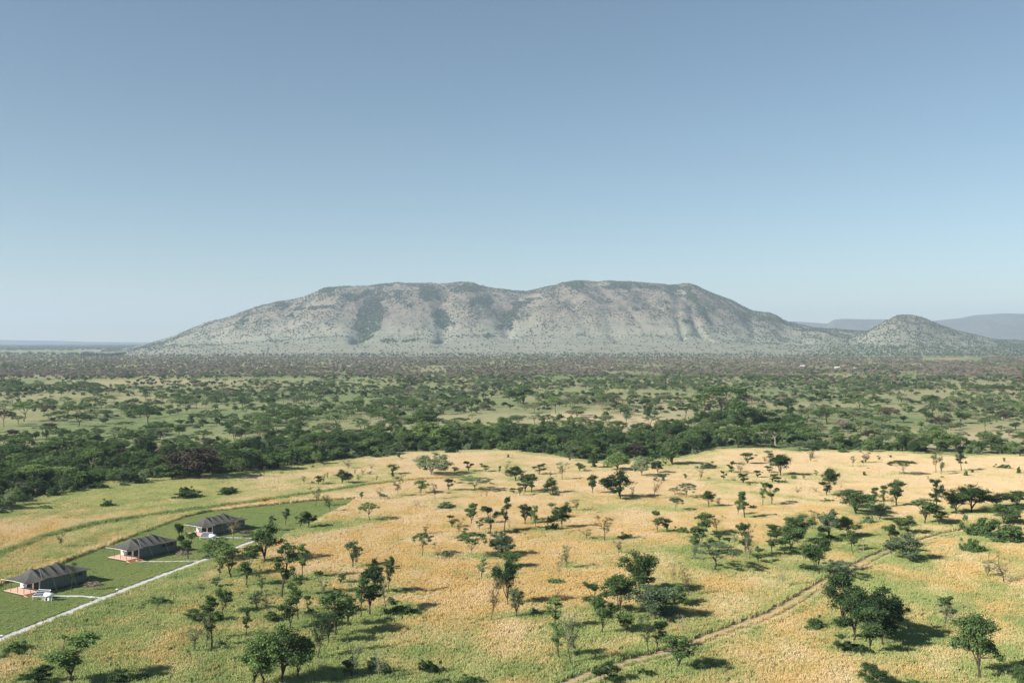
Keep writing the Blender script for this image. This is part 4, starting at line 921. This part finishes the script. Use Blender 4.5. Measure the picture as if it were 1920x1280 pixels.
def tent(px, py, yaw, k, label):
    L, W, A, B = 10.4, 6.6, 3.7, 1.0; FL = 0.5; Wr = W / 2 + 0.6
    ex = Vector((math.cos(R(yaw)), math.sin(R(yaw)))); ey = Vector((-ex.y, ex.x))
    c = Vector(G(px, py)); o = c + ey * (W / 2) * k
    e = bpy.data.objects.new('safari_tent', None); C.objects.link(e); e.location = (o.x, o.y, 0.005); e.rotation_euler = (0, 0, R(yaw)); e.scale = (k, k, k)
    tag(e, label, 'tent', 'safari tents in a row on the lawn')
    # canopy
    nx, ny = 96, 44; xs = np.linspace(-A, L + B, nx); vs = np.linspace(-1, 1, ny)
    Xg, Vg = np.meshgrid(xs, vs, indexing='ij'); z0, wl = roof_z(Xg, Vg * Wr, L, A, B, Wr, 1); Yg = Vg * wl
    endp = 1 - 0.30 * np.cos(np.pi * Vg / 2) ** 0.8
    Xg = np.where(Xg < 0, Xg + 0.35 * np.cos(np.pi * Vg / 2) * (-Xg / A), Xg - 0.45 * np.cos(np.pi * Vg / 2) * sstep(L - 1, L + B, Xg))
    V = np.stack([Xg, Yg, z0 + FL], -1).reshape(-1, 3); i = np.arange(nx - 1)[:, None] * ny + np.arange(ny - 1)[None]
    Fq = np.stack([i, i + ny, i + ny + 1, i + 1], -1).reshape(-1, 4)
    V2 = np.concatenate([V, V - np.array([0, 0, 0.03])]); F2 = np.concatenate([Fq, Fq[:, ::-1] + len(V)])
    cano = link('canopy', mesh_np('canopy', V2, F2, CANVAS, True), e)
    # pale edge tape along the front and the sides
    g = V.reshape(nx, ny, 3); m = MB()
    m.tube([tuple(g[0, j] + (-0.02, 0, -0.05)) for j in range(0, ny)], 0.035, 5)
    m.tube([tuple(g[i, 0] + (0, -0.02, -0.05)) for i in range(0, int(nx * 0.30))], 0.03, 5)
    m.tube([tuple(g[-1, j] + (0.02, 0, -0.05)) for j in range(0, ny)], 0.04, 5)
    m.build('edge_tape', WHITE, cano)
    ft = 2.18 + FL
    # walls: side walls bulge in panels between the poles
    m = MB(); n = 40
    for sgn in (-1, 1):
        pr = None
        for i in range(n + 1):
            x = L * i / n; y = sgn * (W / 2 - 0.18 * abs(math.sin(math.pi * i / n * 4)) ** 0.6 * 1.0)
            cur = ((x, y, FL - 0.02), (x, y * 1.02, ft + 0.05))
            if pr: m.quad(pr[0], cur[0], cur[1], pr[1]) if sgn < 0 else m.quad(cur[0], pr[0], pr[1], cur[1])
            pr = cur
    sw = m.build('side_wall', WALL, e)
    MB().box(L, L + 0.04, -W / 2, W / 2, FL, ft).build('back_wall', WALL, e)
    # front wall: frame and piers round two dark openings
    m = MB()
    for y0, y1 in ((-3.3, -3.05), (-1.25, -0.75), (1.05, 1.55), (3.05, 3.3)): m.box(-0.05, 0.03, y0, y1, FL, ft + .02)
    m.box(-0.05, 0.03, -3.05, -1.25, ft - 0.35, ft + .02).box(-0.05, 0.03, -0.75, 1.05, ft - 0.35, ft + .02).box(-0.05, 0.03, 1.55, 3.05, FL, ft + .02)
    m.box(-0.05, 0.03, -3.05, -1.25, FL, FL + .12).box(-0.05, 0.03, -.75, 1.05, FL, FL + .12)
    fw = m.build('front_wall', WHITE, e)
    for y0, y1 in ((-3.05, -1.25), (-.75, 1.05)):
        MB().box(0.04, 0.09, y0, y1, FL + .12, ft - .35).build('door_opening', SCREEN, fw)
    for x0 in (6.3, 7.45, 8.6):
        MB().box(x0, x0 + 0.75, -W / 2 - 0.10, -W / 2 - 0.02, FL + 1.35, FL + 1.85).build('window', SCREEN, sw)
    # deck and underfloor
    m = MB()
    for j in range(24):
        x = -A + 0.25 + j * (A - 0.25) / 24; m.box(x, x + (A - .25) / 24 - 0.012, -W / 2 - 0.1, W / 2 + 0.1, FL - 0.08, FL)
    m.build('deck', WOOD, e)
    MB().box(-A + 0.35, L - 0.1, -W / 2 + 0.1, W / 2 - 0.1, FL - 0.24, FL - 0.09).build('floor_frame', POLE, e)
    for x in (-3.7, -1.9, 0.1, 2.5, 4.9, 7.3, 9.6):
        for y in (-W / 2 + .3, W / 2 - .3): MB().tube([(x, y, -0.05), (x, y, FL - 0.24)], 0.09, 6).build('stilt', POLE, e)
    for x, y in ((-A + .35, -W / 2 + .1), (-A + .35, -1.1), (-A + .35, 1.2), (-A + .35, W / 2 - .1), (-2.0, -W / 2 + .05), (-2.0, W / 2 - .05), (-0.3, -W / 2 + .02)):
        zt = float(roof_z(np.array(x), np.array(y), L, A, B, Wr, 1)[0]) + FL - 0.03
        MB().tube([(x, y, FL), (x, y, zt)], 0.055, 6).build('pole', POLE, e)
    # two flights of steps off the near side of the deck
    for x0, x1, dy in ((-3.4, -1.7, 0.0), (-1.2, -0.1, 0.0)):
        m = MB()
        for q in range(4):
            y1 = -W / 2 - 0.12 - q * 0.36; m.box(x0, x1, y1 - 0.34, y1, FL - 0.12 * (q + 1) - 0.05, FL - 0.12 * (q + 1))
        for xx in (x0 - 0.05, x1): m.box(xx, xx + 0.05, -W / 2 - 1.6, -W / 2 - 0.12, 0.02, 0.12).quad((xx, -W / 2 - 1.6, 0.02), (xx, -W / 2 - .12, 0.02), (xx, -W / 2 - .12, FL - .06), (xx, -W / 2 - 1.6, 0.14))
        m.build('steps', WOOD2, e)
    m = MB(); q = []
    for i in range(9):
        u = i / 8; xx, yy = 1.7 - 1.5 * u, -Wr * (0.12 + 0.86 * u); zz = float(roof_z(np.array(xx), np.array(yy), L, A, B, Wr, 1)[0]) + FL + 0.03; q.append((xx, yy * 0.985, zz))
    m.tube(q, 0.02, 5).build('seam_tape', WALL2, cano)
    for sgn in (-1, 1):
        for x in (2.5, 7.0):
            MB().tube([(x, sgn * Wr * 0.95, 2.22 + FL), (x, sgn * (Wr + 1.3), 0.0)], 0.015, 4).build('guy_rope', WHITE, e)
    return e
tent(75, 1112, 58, 1.0, 'nearest dark-roofed safari tent, at the left edge, with pale deck and pointed canopy')
tent(261, 1049, 57, 1.0, 'middle safari tent of the row, slate-green canopy with a white front edge')
tent(399, 1004, 55, 1.0, 'farthest safari tent of the row, partly hidden behind green trees')

def solar_heater(px, py, yaw, label):
    x, y = G(px, py); e = bpy.data.objects.new('solar_water_heater', None); C.objects.link(e); e.location = (x, y, 0.01); e.rotation_euler = (0, 0, R(yaw))
    tag(e, label, 'water heater', 'solar water heaters beside the tents')
    MB().quad((-2.9, -0.8, 0.75), (-0.3, -0.8, 0.75), (-0.3, 1.3, 1.55), (-2.9, 1.3, 1.55)).quad((-2.9, 1.3, 1.49), (-0.3, 1.3, 1.49), (-0.3, -0.8, 0.69), (-2.9, -0.8, 0.69)).build('panel_back', PANEL, e)
    f = MB()
    for j in range(5):
        yy = -0.8 + 2.1 * j / 4; zz = 0.78 + 0.8 * j / 4; f.tube([(-2.9, yy, zz), (-0.3, yy, zz)], 0.045 if j in (0, 4) else 0.022, 5)
    for xx in (-2.9, -0.3): f.tube([(xx, -0.8, 0.78), (xx, 1.3, 1.58)], 0.035, 5)
    f.build('panel_frame', METAL, e)
    t_ = MB(); t_.tube([(-0.15, -1.0, 1.25), (-0.12, -1.0, 1.25), (1.5, -1.0, 1.25), (1.53, -1.0, 1.25)], [0.2, 0.42, 0.42, 0.2], 14).cap((-0.15, -1.0, 1.25), (-1, 0, 0), 0.2).cap((1.53, -1.0, 1.25), (1, 0, 0), .2)
    t_.build('tank', METAL, e, True)
    for _ in (0,):
        for pa, pb in (((0.0, -1.0, 0.9), (0.0, -1.2, 0)), ((1.35, -1.0, 0.9), (1.35, -1.2, 0)), ((0.0, -1.0, .9), (0.0, -.3, 0)), ((1.35, -1.0, .9), (1.35, -.3, 0)), ((-2.8, -.7, .72), (-2.8, -.7, 0)), ((-2.8, 1.25, 1.48), (-2.8, 1.25, 0)), ((-.4, 1.25, 1.48), (-.4, 1.25, 0))):
            MB().tube([pa, pb], 0.04, 5).build('leg', METAL, e)
    MB().box(-0.9, -0.2, -0.9, -0.3, 0, 0.55).build('pump_box', STONE, e)
    MB().tube([(0.7, -0.9, 0), (0.7, -0.9, 0.7)], 0.28, 12).cap((0.7, -0.9, 0.7), (0, 0, 1), 0.28, 12).build('pressure_vessel', METAL, e)
    return e
solar_heater(91, 1124, -8, 'solar water heater with white tank and dark striped panel beside the nearest tent')
solar_heater(397, 1012, -8, 'white tank and panel of the water heater beside the farthest tent')

def lamp(px, py, h, label):
    x, y = G(px, py); e = bpy.data.objects.new('garden_lamp', None); C.objects.link(e); e.location = (x, y, 0.01)
    tag(e, label, 'garden lamp', 'lamps along the gravel path')
    MB().tube([(0, 0, 0), (0, 0, h)], 0.045, 8).build('post', POLE, e)
    MB().tube([(0, 0, -0.01), (0, 0, 0.06)], 0.12, 8).cap((0, 0, 0.06), (0, 0, 1), .12, 8).build('base', STONE, e)
    MB().tube([(0, 0, h - 0.02), (0, 0, h + 0.08), (0, 0, h + 0.17)], [0.22, 0.26, 0.04], 10).build('lamp_shade', METAL, e)
lamp(219.5, 1119, 1.5, 'white-topped garden lamp where the side path meets the gravel path')
lamp(3.5, 1206, 1.3, 'white-topped garden lamp on the gravel path at the left edge')
lamp(172, 1128, 0.9, 'low garden lamp at the lawn edge near the side path to the nearest tent')

def brush_pile(px, py, w, label, seed):
    r = random.Random(seed); x, y = G(px, py); m = MB()
    for _ in range(150):
        a = r.uniform(0, 6.28); q = math.sqrt(r.random()) * w * 0.5; cx, cy = q * math.cos(a), q * math.sin(a) * 0.7; cz = r.uniform(0.05, 0.9) * (1 - (q / (w * .5)) ** 2) + 0.05
        d = Vector((r.gauss(0, 1), r.gauss(0, 1), r.gauss(0, .35))).normalized() * r.uniform(0.3, 0.8)
        m.tube([(cx - d.x, cy - d.y, max(cz - d.z, .02)), (cx, cy, cz + 0.05), (cx + d.x, cy + d.y, max(cz + d.z, .02))], [0.035, 0.05, 0.02], 4)
    o = m.build('brush_pile', LEAF['v']); o.location = (x, y, 0); tag(o, label, 'brush pile', 'heaps of cut branches behind the tents')
brush_pile(172, 1098, 4.2, 'heap of cut branches on the lawn behind the nearest tent', 1)
brush_pile(344, 1039, 3.4, 'heap of cut branches behind the middle tent', 2)
brush_pile(461, 1000, 4.0, 'heap of cut branches behind the farthest tent', 3)

x, y = G(1618.6, 1041); e = bpy.data.objects.new('wooden_post', None); C.objects.link(e); e.location = (x, y, 0)
tag(e, 'pale upright wooden post standing among trees beside the dirt track', 'post')
MB().tube([(0, 0, -0.1), (0.03, 0, 2), (0.02, 0.02, 3.9)], [0.10, 0.09, 0.08], 8).build('shaft', BARK_PALE, e)
MB().box(-0.12, 0.16, -0.1, 0.14, 3.9, 3.98).build('cap', METAL, e)

DULL = plain('faded_white_roof', (0.50, 0.51, 0.51, 1), 0.8, 0.08, 1.0)
for i, (px, py, w, yw, lb) in enumerate(((1504, 689.5, 9, 10, 'white-roofed hut far off among the bushes, leftmost of four'), (1530, 696, 6, 40, 'cream-roofed hut far off among the bushes, second from left of four'),
                                    (1569, 692.5, 10, 5, 'white-roofed hut far off among the bushes, third from left of four'), (1605, 694.5, 12, 20, 'white-roofed hut far off among the bushes, rightmost of four'))):
    x, y = G(px, py); e = bpy.data.objects.new('white_hut', None); C.objects.link(e); e.location = (x, y, 3.2); e.rotation_euler = (0, 0, R(yw)); tag(e, lb, 'hut', 'pale huts far out on the plain')
    hw = MB().box(-w / 2, w / 2, -2.5, 2.5, -3.3, 0).build('wall', STONE, e)
    m = MB(); hh = 2.0
    m.quad((-w / 2 - .5, -3.2, -.3), (w / 2 + .5, -3.2, -.3), (w / 2 + .2, 0, hh), (-w / 2 - .2, 0, hh)).quad((w / 2 + .5, 3.2, -.3), (-w / 2 - .5, 3.2, -.3), (-w / 2 - .2, 0, hh), (w / 2 + .2, 0, hh))
    m.build('roof', DULL, e)
    MB().box(-0.6, 0.6, -2.56, -2.50, -3.2, -1.0).build('door', SCREEN, hw)

# ------------------------------------------------------------------ haze: the air over the plain
hb = NT("haze_air"); pv = hb.n('ShaderNodeVolumePrincipled'); pv.inputs['Density'].default_value = HAZE_DENSITY
pv.inputs['Color'].default_value = (0.60, 0.76, 0.95, 1); pv.inputs['Anisotropy'].default_value = 0.1
hb.l(pv.outputs[0], hb.out.inputs['Volume'])
bm = bmesh.new(); bmesh.ops.create_cube(bm, size=1)
me = bpy.data.meshes.new("haze"); bm.to_mesh(me); bm.free(); me.materials.append(hb.m)
o = link("haze", me, loc=(0, 9300, 296), kind='stuff'); o.scale = (40000, 19400, 608)
